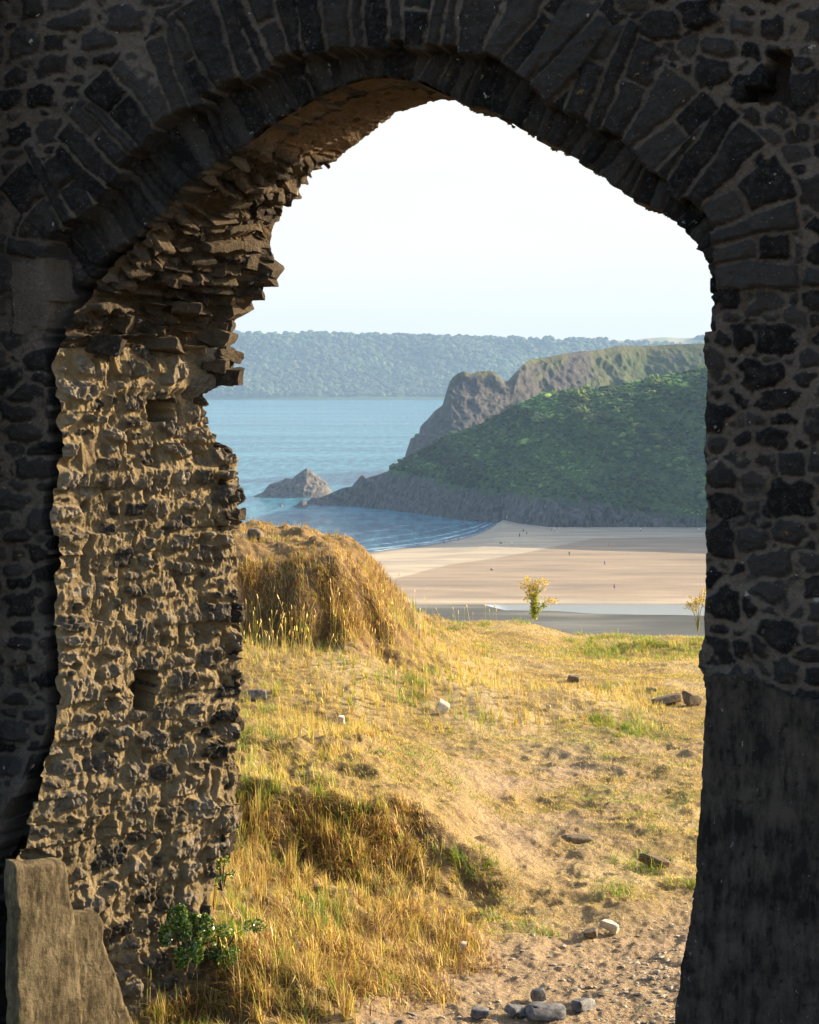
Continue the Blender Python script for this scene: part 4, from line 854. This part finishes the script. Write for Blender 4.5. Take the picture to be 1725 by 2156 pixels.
# ------------------------------------------------------------------ sea, beach, river
def seax(y, zw=0.0): return (CZ - zw) * F / (y - HY)
SHORE = [(200, 1420), (400, 1300), (560, 1215), (640, 1190), (700, 1178), (770, 1164), (830, 1156), (900, 1147), (950, 1138), (1000, 1126), (1030, 1112), (1043, 1104), (1050, 1095), (1056, 1084), (1062, 1060), (3500, 1050)]
def shore_d(X): return seax(interp(X, SHORE))
Xb = np.concatenate([np.linspace(100, 1150, 420), np.linspace(1156, 4200, 200)]); db = np.concatenate([np.linspace(330, 640, 120), np.linspace(642, 980, 260)])
XX, DB = np.meshgrid(Xb, db, indexing='ij'); xb = (XX - CX) / F * DB
dist = shore_d(XX) - DB
zb = np.where(dist > 0, np.minimum(dist * 0.014, 1.2), np.maximum(dist * 0.06, -2.5))
ST = 1.2
zb = zb + 0.03 * fbm(xb * 0.05, DB * 0.05, 3, 401) * np.clip(dist / 40, 0, 1)
drv = lambda X: 0.0 * X
riv_lo, riv_hi = seax(1299, ST), seax(1271, ST)
rv = ss(riv_hi + 1.5, riv_hi - 1.5, DB); zb = zb - 0.215 * rv; 
dry = np.array([0.275, 0.212, 0.145]); pale = np.array([0.385, 0.325, 0.235]); wet = np.array([0.15, 0.13, 0.11]); mud = np.array([0.062, 0.062, 0.048])
Yp = HY + F * CZ / DB
cb = np.tile(dry, XX.shape + (1,))
lim = interp(XX, [(0, 1260), (700, 1260), (830, 1228), (948, 1197), (1050, 1183), (1150, 1163), (1250, 1141), (1300, 1140), (3500, 1120)])
def dsx(Y): return CZ * F / (Y - HY)
q = ss(-2.5, 2.5, DB - dsx(lim) + 3 * fbm(xb * 0.03, DB * 0.08, 3, 403))[..., None]; cb = cb * (1 - q) + pale * q
q = ss(14, 3, dist + 4 * fbm(xb * 0.04, DB * 0.04, 2, 405))[..., None] * 0.85; cb = cb * (1 - q) + wet * q
q = (ss(seax(1262, ST) + 5, seax(1262, ST), DB) * ss(riv_hi - 1, riv_hi + 1, DB))[..., None] * 0.7; cb = cb * (1 - q) + pale * q
q = ss(riv_hi + 1.2, riv_hi + 0.2, DB)[..., None]; cb = cb * (1 - q) + mud * q
q = (ss(seax(1340, ST), seax(1318, ST), DB) * 0)[..., None]
q = ss(20, -20, DB - seax(1335, ST) + 8 * fbm(xb * 0.02, DB * 0.02, 3, 406))[..., None]; cb = cb * (1 - q) + np.array([0.10, 0.10, 0.095]) * q
q = (ss(riv_hi + 0.5, riv_hi - 2, DB) * ss(-0.2, 0.5, fbm(xb * 0.03, DB * 0.12, 4, 409)))[..., None] * 0.8; cb = cb * (1 - q) + np.array([0.15, 0.145, 0.13]) * q
me = mesh_np('beach', np.stack([xb, DB, zb], -1).reshape(-1, 3), gridf(*XX.shape), {'col': cb.reshape(-1, 3)}); tag(link('beach', me, MAT['beach']), kind='structure')
# river sheet
xr = np.linspace(17, 400, 160); dr_ = np.linspace(0, 1, 7); XR, DR = np.meshgrid(xr, dr_, indexing='ij'); lo_ = riv_hi - (riv_hi - riv_lo) * (0.45 + 0.40 * ss(17, 60, XR) + 0.05 * vn(XR * 0.12, XR * 0, 5)) * ss(16.5, 22, XR); DR = lo_ + (riv_hi + 0.5 - lo_) * DR
me = mesh_np('river', np.stack([XR, DR, 0 * XR + ST - 0.15], -1).reshape(-1, 3), gridf(*XR.shape)); tag(link('river', me, MAT['river']), kind='structure')
# sea
Xs = np.concatenate([np.linspace(-9000, 0, 30)[:-1], np.linspace(0, 1250, 420), np.linspace(1260, 12000, 40)]); dsn = np.concatenate([np.linspace(400, 660, 10)[:-1], 660 * np.exp(np.linspace(0, math.log(1300 / 660), 260)), 1300 * np.exp(np.linspace(0, math.log(9000 / 1300), 60))[1:]])
XX, DS = np.meshgrid(Xs, dsn, indexing='ij'); xs_ = (XX - CX) / F * DS; ds_ = DS - shore_d(XX)
n1 = 10 * fbm(xs_ * 0.02, DS * 0.02, 3, 411)
foam = (XX < 1062) * (ss(2.5, 0, np.abs(ds_ - 2 + n1 * 0.2)) * 1.0 + 0.9 * ss(5, 0, np.abs(ds_ - 16 - n1)) + 0.6 * ss(5, 0, np.abs(ds_ - 34 - n1)) + 0.35 * ss(6, 0, np.abs(ds_ - 60 - n1 * 1.5)) + 0.25 * ss(8, 0, np.abs(ds_ - 95 - n1 * 2)))
foam = foam * ss(560, 720, XX)
me = mesh_np('sea', np.stack([xs_, DS, 0 * xs_], -1).reshape(-1, 3), gridf(*XX.shape), {'foam': foam.ravel()}); tag(link('sea', me, MAT['sea']), kind='structure')

# ------------------------------------------------------------------ headlands
def headland(name, mat, X, base_y, top_y, d0f, d1f, rows, bumpf, green_f, brown_f=None, prof=None, back=60, zb_=0.0, kind='structure', label=None, cat=None, origin=(0, 0, 0)):
    yb = base_y(X); d0 = d0f(X, yb); d1 = d1f(X, d0); zt = CZ - (top_y(X) - HY) / F * d1
    tt = np.linspace(0, 1, rows)[None]; g = tt if prof is None else prof(tt)
    D = d0[:, None] + (d1 - d0)[:, None] * tt; Z = zb_ - 0.6 + (zt[:, None] - zb_ + 0.6) * g
    Xw = (X[:, None] - CX) / F * D; bu = bumpf(Xw, D, Z, np.broadcast_to(tt, D.shape)); D = D - bu; Xw = Xw + 0.25 * bu; Z = Z + 0.45 * bu * ss(0, 0.1, tt)
    nbk = 12; qb = np.linspace(0, 1, nbk + 1)[1:][None]
    Db = D[:, -1:] + back * qb; Zb = Z[:, -1:] + (-3 - Z[:, -1:]) * qb ** 1.6; Xb_ = Xw[:, -1:] + 0 * qb
    gr = green_f(Xw, D, Z, np.broadcast_to(tt, D.shape), X[:, None]); br = brown_f(Xw, D, Z, np.broadcast_to(tt, D.shape), X[:, None]) if brown_f else 0 * gr
    A_ = lambda a, b: np.concatenate([a, np.broadcast_to(b, (len(X), nbk))], 1)
    Xw, D, Z = A_(Xw, Xb_), A_(D, Db), A_(Z, Zb); gr = A_(gr, gr[:, -1:]); br = A_(br, br[:, -1:])
    me = mesh_np(name, np.stack([Xw, D, Z], -1).reshape(-1, 3), gridf(*D.shape), {'green': gr.ravel(), 'brown': br.ravel()}, origin=origin)
    o = link(name, me, MAT[mat]); o.location = origin; tag(o, label, cat, kind=kind); return Xw, D, Z, gr
HB = [(640, 1063), (700, 1066), (760, 1068), (850, 1078), (920, 1088), (980, 1097), (1030, 1101), (1060, 1103), (1090, 1110), (1150, 1117), (1230, 1118), (1520, 1118), (1600, 1122), (2000, 1150), (2500, 1175), (4000, 1215)]  # right end, out of view, brought nearer to help shade the beach
HT = [(640, 1064), (655, 1050), (680, 1046), (700, 1036), (712, 1031), (739, 1027), (752, 1012), (759, 1003), (764, 1010), (790, 1003), (816, 995), (827, 983), (850, 968), (894, 944), (948, 912), (979, 905), (1033, 880), (1084, 856), (1138, 832), (1182, 828),
      (1219, 822), (1253, 824), (1303, 819), (1354, 808), (1422, 792), (1476, 778), (1500, 774), (1600, 735), (1800, 590), (2100, 520), (2400, 550), (4000, 600)]  # unseen rise right of the frame, shaped to cast shadow on the beach
Xh = np.concatenate([np.linspace(640, 1520, 560), np.linspace(1526, 4000, 130)])
def hill_bump(x, d, z, t):
    rock_ = ss(20, 8, z + 4 * vn(x * 0.03, t * 3, 421)); s = x + d * 0.35
    a = rock_ * (8.0 * ridged(s * 0.035, z * 0.06 + x * 0.03, 5, 423) + 3.0 * ridged(s * 0.22, z * 0.14, 3, 424))
    b = (1 - rock_) * (7.0 * fbm((x + z * 1.2) * 0.03, z * 0.035, 3, 425) + 2.6 * fbm((x + z) * 0.11, z * 0.12, 3, 426) + 0.7 * ridged(x * 0.35, z * 0.4, 2, 427))
    return (a + b) * ss(0, 0.05, t) * (0.35 + 0.65 * ss(1.0, 0.85, t)) * ss(0, 5, z + 2)
ygl = [(600, 900), (820, 990), (850, 992), (900, 1003), (950, 1018), (1050, 1035), (1150, 1048), (1250, 1052), (1300, 1066), (1400, 1082), (1500, 1090), (4000, 1095)]
def hill_green(x, d, z, t, X):
    Y = HY - F * (z - CZ) / d; return np.clip(0.5 + (interp(X, ygl) + 6 - Y) / 55, 0, 1.0)
hx, hd, hz_, hg = headland('hill', 'hill', Xh, lambda X: interp(X, HB), lambda X: interp(X, HT), lambda X, yb: seax(yb), lambda X, d0: d0 + 14 + 68 * ss(640, 1250, X), 150, hill_bump, hill_green, prof=lambda t: 0.62 * t + 0.38 * ss(0, 1, t) ** 0.9)
TB = [(845, 985), (1500, 985), (4000, 985)]
TT = [(845, 984), (850, 966), (857, 945), (864, 924), (869, 926), (874, 914), (881, 917), (884, 900), (892, 892), (901, 883), (915, 866), (932, 853), (938, 832), (948, 802), (956, 792), (965, 785), (979, 782), (992, 788), (1005, 783), (1019, 781), (1029, 782), (1042, 787), (1050, 793), (1060, 805), (1070, 802), (1094, 775), (1117, 757), (1151, 753),
      (1202, 744), (1270, 736), (1300, 729), (1354, 729), (1422, 726), (1500, 726), (1700, 722), (4000, 700)]
Xt = np.concatenate([np.linspace(846, 1520, 420), np.linspace(1526, 4000, 100)])
def tor_bump(x, d, z, t):
    r_ = ss(250, 90, x); s = x + d * 0.3
    return ((0.8 + 7.5 * r_) * ridged(s * 0.03, z * 0.022, 5, 433) + 2.0 * fbm(x * 0.03, z * 0.04, 3, 436) + (0.7 + 1.6 * r_) * ridged(s * 0.07, z * 0.13, 4, 434) + 1.0 * fbm(x * 0.3, z * 0.3, 3, 435)) * ss(0, 0.1, t) * (0.3 + 0.7 * ss(1, 0.9, t))
def tor_green(x, d, z, t, X):
    n = fbm(x * 0.02, z * 0.03, 3, 437); return np.clip(0.15 + 0.95 * ss(1060, 1210, X) * (0.6 + 0.4 * n) + 0.5 * ss(0.9, 1.0, t) + 0.5 * ss(1350, 1480, X) - 1.1 * np.exp(-((X - 1205 + (t - 0.8) * -90) / 26) ** 2) * ss(0.55, 0.75, t) - 1.0 * np.exp(-((X - 1420) / 25) ** 2 - ((t - 0.86) / 0.05) ** 2), 0, 1)
headland('cliff', 'tor', Xt, lambda X: interp(X, TB), lambda X: interp(X, TT), lambda X, yb: 1165 + 60 * ss(900, 1400, X), lambda X, d0: d0 + 45 + 40 * ss(1050, 1150, X) + 40 * ss(1150, 1400, X), 110, tor_bump, tor_green, lambda x, d, z, t, X: np.clip(0.12 + 0.25 * ss(0.8, 1, t) + fbm(x * 0.03, z * 0.05, 3, 439) * 0.5, 0, 1), prof=lambda t: t ** 0.85, back=90)
# sea stack and skerries
def skerry(base, top, yb, depth, name, label, seed):
    X = np.linspace(top[0][0], top[-1][0], 90); d0 = seax(yb)
    org = ((np.mean([top[0][0], top[-1][0]]) - CX) / F * d0, d0, 0)
    headland(name, 'stack', X, lambda X: 0 * X + yb, lambda X: interp(X, top), lambda X, y_: 0 * X + d0 - depth * 0.3 * np.sin(np.pi * (X - X[0]) / (X[-1] - X[0])), lambda X, d0_: d0_ + depth, 40,
             lambda x, d, z, t: (1.3 * ridged(x * 0.10 + d * .1, z * 0.16, 4, seed) + 0.7 * ridged(x * 0.4, z * 0.3, 3, seed + 2)) * ss(0, 0.2, t) * ss(0, 5, z + 1) * (0.3 + 0.7 * ss(1, 0.85, t)), lambda x, d, z, t, X: 0 * z, prof=lambda t: t ** 0.8, back=14, kind=None, label=label, cat='sea rock', origin=org)
skerry(None, [(527, 1047), (545, 1040), (555, 1035), (566, 1021), (580, 1016), (592, 1013), (604, 1006), (614, 1010), (622, 1002), (632, 995), (642, 988), (646, 984), (652, 990), (664, 998), (676, 1006), (687, 1015), (692, 1024), (700, 1036), (702, 1046)], 1048, 12, 'sea_stack', 'dark pointed rock island in the sea off the headland', 451)
skerry(None, [(616, 1068), (626, 1061), (632, 1056), (638, 1052), (644, 1054), (650, 1068)], 1069, 4, 'sea_stack', 'small triangular rock at the tip of the headland', 455)
skerry(None, [(588, 1066), (591, 1062), (594, 1062), (597, 1066)], 1066, 2, 'sea_stack', 'tiny rock awash left of the triangular rock', 457)

# far headland across the bay
FT = [(-3000, 702), (300, 700), (487, 702), (569, 706), (617, 705), (657, 703), (700, 706), (752, 707), (843, 708), (877, 710), (948, 711), (1021, 712), (1050, 713), (1151, 715), (1253, 717), (1330, 717), (1365, 712), (1400, 710), (1440, 712), (1490, 709), (4000, 705)]
Xf = np.concatenate([np.linspace(-2500, 380, 40)[:-1], np.linspace(380, 1520, 320), np.linspace(1530, 4500, 40)])
def far_green(x, d, z, t, X):
    Y = HY - F * (z - CZ) / d; edge = interp(X, [(0, 0), (1060, 700), (1100, 716), (1200, 724), (1300, 726), (1420, 728), (1500, 728), (5000, 728)]); return 1 - ss(-2, 1, edge - Y) * (X > 1060) * ss(0, 0.5, vn(X * 0.012, Y * 0.35, 463) + 0.6)
fx, fd, fz, fg = headland('far_headland', 'far', Xf, lambda X: 0 * X + 842, lambda X: interp(X, FT), lambda X, yb: 0 * X + seax(842.0), lambda X, d0: d0 + 380, 60, lambda x, d, z, t: (40 * fbm(x * 0.004, z * 0.01, 3, 461) + 10 * fbm(x * 0.02, z * 0.04, 3, 462)) * ss(0, 0.15, t) * ss(1, 0.8, t), far_green, prof=lambda t: 0.75 * t + 0.25 * ss(0, 1, t), back=800)
def ico(n):  # unit icosphere
    import bmesh
    bm = bmesh.new(); bmesh.ops.create_icosphere(bm, subdivisions=n, radius=1); V = np.array([v.co[:] for v in bm.verts], dtype=float); Fc = np.array([[v.index for v in f_.verts] for f_ in bm.faces]); bm.free(); return V, Fc
def canopy(name, pts, size, cols, w, label, cat, sub_=2, flat=0.8, jag=0.28, seed=1, tone=None):
    V0, F0 = ico(sub_); n = len(pts); r = np.random.RandomState(seed)
    V = np.repeat(V0[None], n, 0) * (1 + jag * (r.uniform(-1, 1, (n, len(V0), 1)))) * size[:, None, None] * np.array([1, 1, flat]); V = V + pts[:, None]
    Fc = (np.arange(n) * len(V0))[:, None, None] + F0[None]; C = np.repeat(pick([np.full(n, q) for q in w], cols), len(V0), 0) * r.uniform(0.85, 1.15, (n * len(V0), 1))
    if tone is not None: C = C * np.repeat(tone, len(V0))[:, None]
    me = mesh_np(name, V.reshape(-1, 3), Fc.reshape(-1, 3), {'col': np.clip(C, 0, 1)}, smooth=False); tag(link(name, me, MAT['canopy']), label, cat, kind='stuff')
k = RS.choice(np.where(((fg > 0.6) & (fx > -700) & (fx < 700)).ravel())[0], 6500); pts = np.stack([fx.ravel()[k], fd.ravel()[k], fz.ravel()[k]], -1)[(fz.ravel()[k] > 6)]
pts[:, 0] += RS.uniform(-4, 4, len(pts)); canopy('far_wood', pts + np.array([0, 0, 1.5]), RS.uniform(3.5, 8.5, len(pts)), [np.array([0.035, 0.06, 0.02]), np.array([0.05, 0.075, 0.025]), np.array([0.08, 0.10, 0.035])], (1, 1, 0.4), 'hazy wood covering the far headland across the water', 'woodland', 2, 0.85, 0.22, tone=0.6 + 0.6 * ss(-0.3, 0.5, fbm(pts[:, 0] * 0.012, pts[:, 2] * 0.03, 4, 477)))
# skyline trees far right and scrub on the near hill
k = RS.choice(np.where(((hg > 0.62)).ravel())[0], 22000); hp = np.stack([hx.ravel()[k], hd.ravel()[k], hz_.ravel()[k]], -1); hp += RS.uniform(-0.6, 0.6, hp.shape)
q = fbm(hp[:, 0] * 0.05, hp[:, 2] * 0.08 + hp[:, 1] * 0.02, 3, 471); kk = (q > -0.7) & (hp[:, 0] < 135); hp = hp[kk]; q = q[kk]
canopy('hillside_scrub', hp, (0.35 + 1.5 * RS.uniform(0, 1, len(hp)) ** 5) * (0.7 + 0.9 * ss(0.1, 0.6, q)) * (1 + 0.8 * ss(30, 55, hp[:, 2] - 0.05 * hp[:, 0])), [np.array([0.034, 0.072, 0.016]), np.array([0.06, 0.11, 0.02]), np.array([0.13, 0.18, 0.03])], (1, 1, 0.35), 'bracken and scrub clothing the green hillside', 'scrub', 1, 0.55, 0.42, 2, tone=0.30 + 1.5 * ss(-0.30, 0.45, fbm((hp[:, 0] + hp[:, 2] * 1.2) * 0.07, hp[:, 2] * 0.07, 4, 475)) + 0.5 * ss(34, 58, hp[:, 2]))  # tone also lightens the crest colours, standing in for sunlight
def bush(X, Y, s, label, seed, group='round bushes on the green hillside'):
    # find the hill surface point
    PX = CX + F * hx / hd; PY = HY - F * (hz_ - CZ) / hd; n_ = PX.shape[1] - 12; dd2 = (PX[:, :n_] - X) ** 2 + (PY[:, :n_] - Y) ** 2; i = np.unravel_index(np.argmin(dd2), dd2.shape); c = np.array([hx[i], hd[i], hz_[i]])
    o = empty('bush', tuple(c), label, 'bush', group); r = np.random.RandomState(seed); V0, F0 = ico(1); VV, FF = [], []
    for j in range(60):
        q = r.normal(size=3); q /= np.linalg.norm(q); q[2] = abs(q[2]) * 0.8; p = c + q * s * r.uniform(0.5, 1.0) + np.array([0, 0, s * 0.2]); VV.append(V0 * s * r.uniform(0.12, 0.28) * (1 + 0.3 * r.uniform(-1, 1, (len(V0), 1))) + p); FF.append(F0 + j * len(V0))
    V = np.concatenate(VV); C = np.repeat(pick([np.ones(60), np.ones(60)], [np.array([0.09, 0.14, 0.03]), np.array([0.14, 0.18, 0.04])]), len(V0), 0)
    link('crown', mesh_np('crown', V, np.concatenate(FF), {'col': C}, smooth=False, origin=c), MAT['canopy'], o)
    tubes('trunk', [([c + np.array([0, 0, -1]), c + np.array([0, 0, s * 0.5])], s * 0.08, s * 0.04)], o, MAT['stalk'], np.array([0.06, 0.045, 0.03]), c)
bush(1140, 890, 3.6, 'sunlit round bush lowest and leftmost on the green hillside', 1); bush(1222, 873, 3.2, 'sunlit bush half way up the hillside right of the lowest bush', 2); bush(1212, 838, 4.0, 'darker bush just under the hill crest', 3); bush(1375, 812, 4.0, 'broad bush near the crest towards the right', 4)
bush(1490, 1112 - 60, 3.0, 'dull green bush low on the slope by the right pier', 5)

# ------------------------------------------------------------------ people on the sand
def person_mesh(pose, top, legs, skin=(0.45, 0.28, 0.20)):
    import bmesh
    J = {'pelvis': (0, 0, .95), 'chest': (0, 0, 1.30), 'neck': (0, 0, 1.48), 'head': (0, .01, 1.60), 'crown': (0, 0, 1.72), 'hl': (-.10, 0, .90), 'hr': (.10, 0, .90), 'kl': (-.12, .03, .50), 'kr': (.12, -.03, .50), 'fl': (-.13, 0, .08), 'fr': (.13, 0, .08), 'tl': (-.14, -.14, .03), 'tr': (.14, -.14, .03),
         'sl': (-.19, 0, 1.40), 'sr': (.19, 0, 1.40), 'el': (-.25, .02, 1.12), 'er': (.25, .02, 1.12), 'wl': (-.26, -.06, .87), 'wr': (.26, -.06, .87), 'gl': (-.26, -.09, .78), 'gr': (.26, -.09, .78)}
    if pose == 'walk': J.update(kl=(-.11, -.22, .52), fl=(-.12, -.30, .10), tl=(-.12, -.44, .05), kr=(.11, .10, .50), fr=(.12, .34, .14), tr=(.12, .22, .05), el=(-.25, .16, 1.14), wl=(-.24, .24, .92), gl=(-.24, .26, .84), er=(.25, -.12, 1.14), wr=(.24, -.28, .96), gr=(.24, -.32, .9))
    if pose == 'sit': J.update({k: (v[0], v[1], v[2] - .83) for k, v in J.items() if k in ('pelvis', 'chest', 'neck', 'head', 'crown', 'sl', 'sr', 'el', 'er', 'wl', 'wr', 'gl', 'gr', 'hl', 'hr')}); J.update(kl=(-.14, -.36, .42), kr=(.14, -.36, .42), fl=(-.14, -.62, .08), fr=(.14, -.62, .08), tl=(-.14, -.76, .05), tr=(.14, -.76, .05), wl=(-.2, -.34, .42), wr=(.2, -.34, .42), gl=(-.16, -.42, .42), gr=(.16, -.42, .42), el=(-.28, -.12, .33), er=(.28, -.12, .33))
    E = [('pelvis', 'chest'), ('chest', 'neck'), ('neck', 'head'), ('head', 'crown'), ('pelvis', 'hl'), ('pelvis', 'hr'), ('hl', 'kl'), ('kl', 'fl'), ('fl', 'tl'), ('hr', 'kr'), ('kr', 'fr'), ('fr', 'tr'), ('chest', 'sl'), ('sl', 'el'), ('el', 'wl'), ('wl', 'gl'), ('chest', 'sr'), ('sr', 'er'), ('er', 'wr'), ('wr', 'gr')]
    Rr = dict(pelvis=.15, chest=.15, neck=.06, head=.10, crown=.07, hl=.10, hr=.10, kl=.065, kr=.065, fl=.045, fr=.045, tl=.035, tr=.035, sl=.07, sr=.07, el=.045, er=.045, wl=.033, wr=.033, gl=.03, gr=.03)
    names = list(J); me = bpy.data.meshes.new('person'); me.from_pydata([J[k] for k in names], [(names.index(a), names.index(b)) for a, b in E], [])
    o = bpy.data.objects.new('t', me); COL.objects.link(o); md = o.modifiers.new('s', 'SKIN'); sb = o.modifiers.new('b', 'SUBSURF'); sb.levels = 1; sb.render_levels = 1
    for i, k in enumerate(names): me.skin_vertices[0].data[i].radius = (Rr[k], Rr[k]); me.skin_vertices[0].data[i].use_root = (k == 'pelvis')
    dg = bpy.context.evaluated_depsgraph_get(); ev = bpy.data.meshes.new_from_object(o.evaluated_get(dg)); bpy.data.objects.remove(o)
    for c_ in (skin, top, legs, (0.05, 0.035, 0.025)):
        m_ = M('cloth_and_skin', rough=0.8); m_.col(m_.mix(0.15, c_, m_.ramp(m_.noise(9), [(0.4, (0.1,)), (0.6, (0.8,))]))); ev.materials.append(m_.m)
    base = -.83 if pose == 'sit' else 0
    for p in ev.polygons:
        z = p.center.z - base; p.use_smooth = True
        p.material_index = 3 if z > 1.63 else 0 if z > 1.46 else 1 if (z > .92 and abs(p.center.x) < .3 and not (z < 1.15 and abs(p.center.x) > .2)) else 2 if (pose == 'sit' and z > .55 and p.center.y < 0.2 and z < .95 + .3) or (.45 < z < .95 and abs(p.center.x) < .22) else 0
    return ev
PM = {}
def person(X, Y, pose, top, legs, label, yaw=0.0, lie=False):
    key = (pose, top, legs)
    if key not in PM: PM[key] = person_mesh(pose, top, legs)
    zg = 1.1; d = (CZ - zg) * F / (Y - HY); x = (X - CX) / F * d
    for _ in range(3):
        ds2 = float(shore_d(np.array([X]))[0]) - d; zg = min(max(ds2 * 0.014, 0.05), 1.2); d = (CZ - zg) * F / (Y - HY); x = (X - CX) / F * d
    o = bpy.data.objects.new('person', PM[key]); COL.objects.link(o); o.location = (x, d, zg - 0.02); o.rotation_euler = (0, 0, yaw)
    return tag(o, label, 'person', 'people on the beach')
RED, WHITE, NAVY, DK, ORG, BLU = (0.45, 0.05, 0.05), (0.75, 0.75, 0.75), (0.03, 0.04, 0.10), (0.04, 0.04, 0.05), (0.6, 0.2, 0.1), (0.2, 0.35, 0.6)
person(965, 1142, 'stand', RED, NAVY, 'person in red top standing at the water edge, rightmost of three', 0.4)
person(948, 1143, 'walk', DK, DK, 'person in dark clothes at the water edge, in the middle of three', 1.2)
person(935, 1144, 'sit', DK, NAVY, 'person crouching at the water edge, leftmost of three', 0.4)
person(1078, 1151, 'stand', WHITE, ORG, 'person in white top standing on the edge of the shaded sand', 0.1)
person(1094, 1133, 'stand', NAVY, DK, 'dark figure on shaded sand, left of a pair below the rocks', 0.1)
person(1109, 1130, 'walk', DK, ORG, 'dark figure on shaded sand, right of a pair below the rocks', 0.8)
person(1102, 1119, 'sit', DK, DK, 'person sitting at the foot of the rocks above the pair', 0.3)
person(1161, 1120, 'stand', ORG, DK, 'person in orange top beside the cliff foot next to a white top', 0.1)
person(1168, 1120, 'stand', WHITE, BLU, 'person in white top by the cliff foot next to an orange top', 0.5)
person(1179, 1118, 'walk', BLU, WHITE, 'person in pale blue by the cliff foot right of the white top', 0.9)
person(1068, 1096, 'stand', WHITE, WHITE, 'pale figure at the narrow top of the sand by the rocks', 0.2)
person(1349, 1121, 'stand', WHITE, NAVY, 'lone person in white below the cliff towards the right', 0.3)
person(1472, 1122, 'walk', WHITE, DK, 'person in pale top below the cliff close to the right pier', 0.3)
person(1199, 1172, 'stand', (0.10, 0.12, 0.05), DK, 'dark figure standing in the middle of the sunlit sand', 0.2)
person(1282, 1154, 'stand', (0.5, 0.25, 0.22), ORG, 'person in pinkish top on the upper sunlit sand', 0.2)
person(1273, 1192, 'walk', DK, NAVY, 'striding dark figure on the sand below the pinkish top', 1.5)
person(1294, 1242, 'stand', (0.35, 0.18, 0.15), DK, 'person in brown top nearest the river', 0.2)
person(1034, 1201, 'sit', DK, NAVY, 'person sitting alone on the sand left of the yellow ragwort', 1.0)
person(1053, 1145, 'sit', DK, DK, 'person sitting low on the shaded sand left of the white top', 1.3)

# ------------------------------------------------------------------ haze
hm = bpy.data.materials.new('haze_air'); hm.use_nodes = True; nt = hm.node_tree; nt.nodes.clear(); out = nt.nodes.new('ShaderNodeOutputMaterial'); pv = nt.nodes.new('ShaderNodeVolumePrincipled')
pv.inputs['Color'].default_value = (0.42, 0.66, 1.0, 1); pv.inputs['Density'].default_value = 0.000105; pv.inputs['Anisotropy'].default_value = 0.0
nt.links.new(pv.outputs[0], out.inputs['Volume'])
bx0, bx1, by0, by1, bz0, bz1 = -9000, 19000, -400, 6300, -6, 210
V = [(x, y, z) for x in (bx0, bx1) for y in (by0, by1) for z in (bz0, bz1)]
me = mesh_np('haze', V, np.array([[0, 1, 3, 2], [4, 6, 7, 5], [0, 4, 5, 1], [2, 3, 7, 6], [0, 2, 6, 4], [1, 5, 7, 3]]), smooth=False)
tag(link('haze', me, hm), 'thin blue sea haze over the bay', 'haze', kind='stuff')
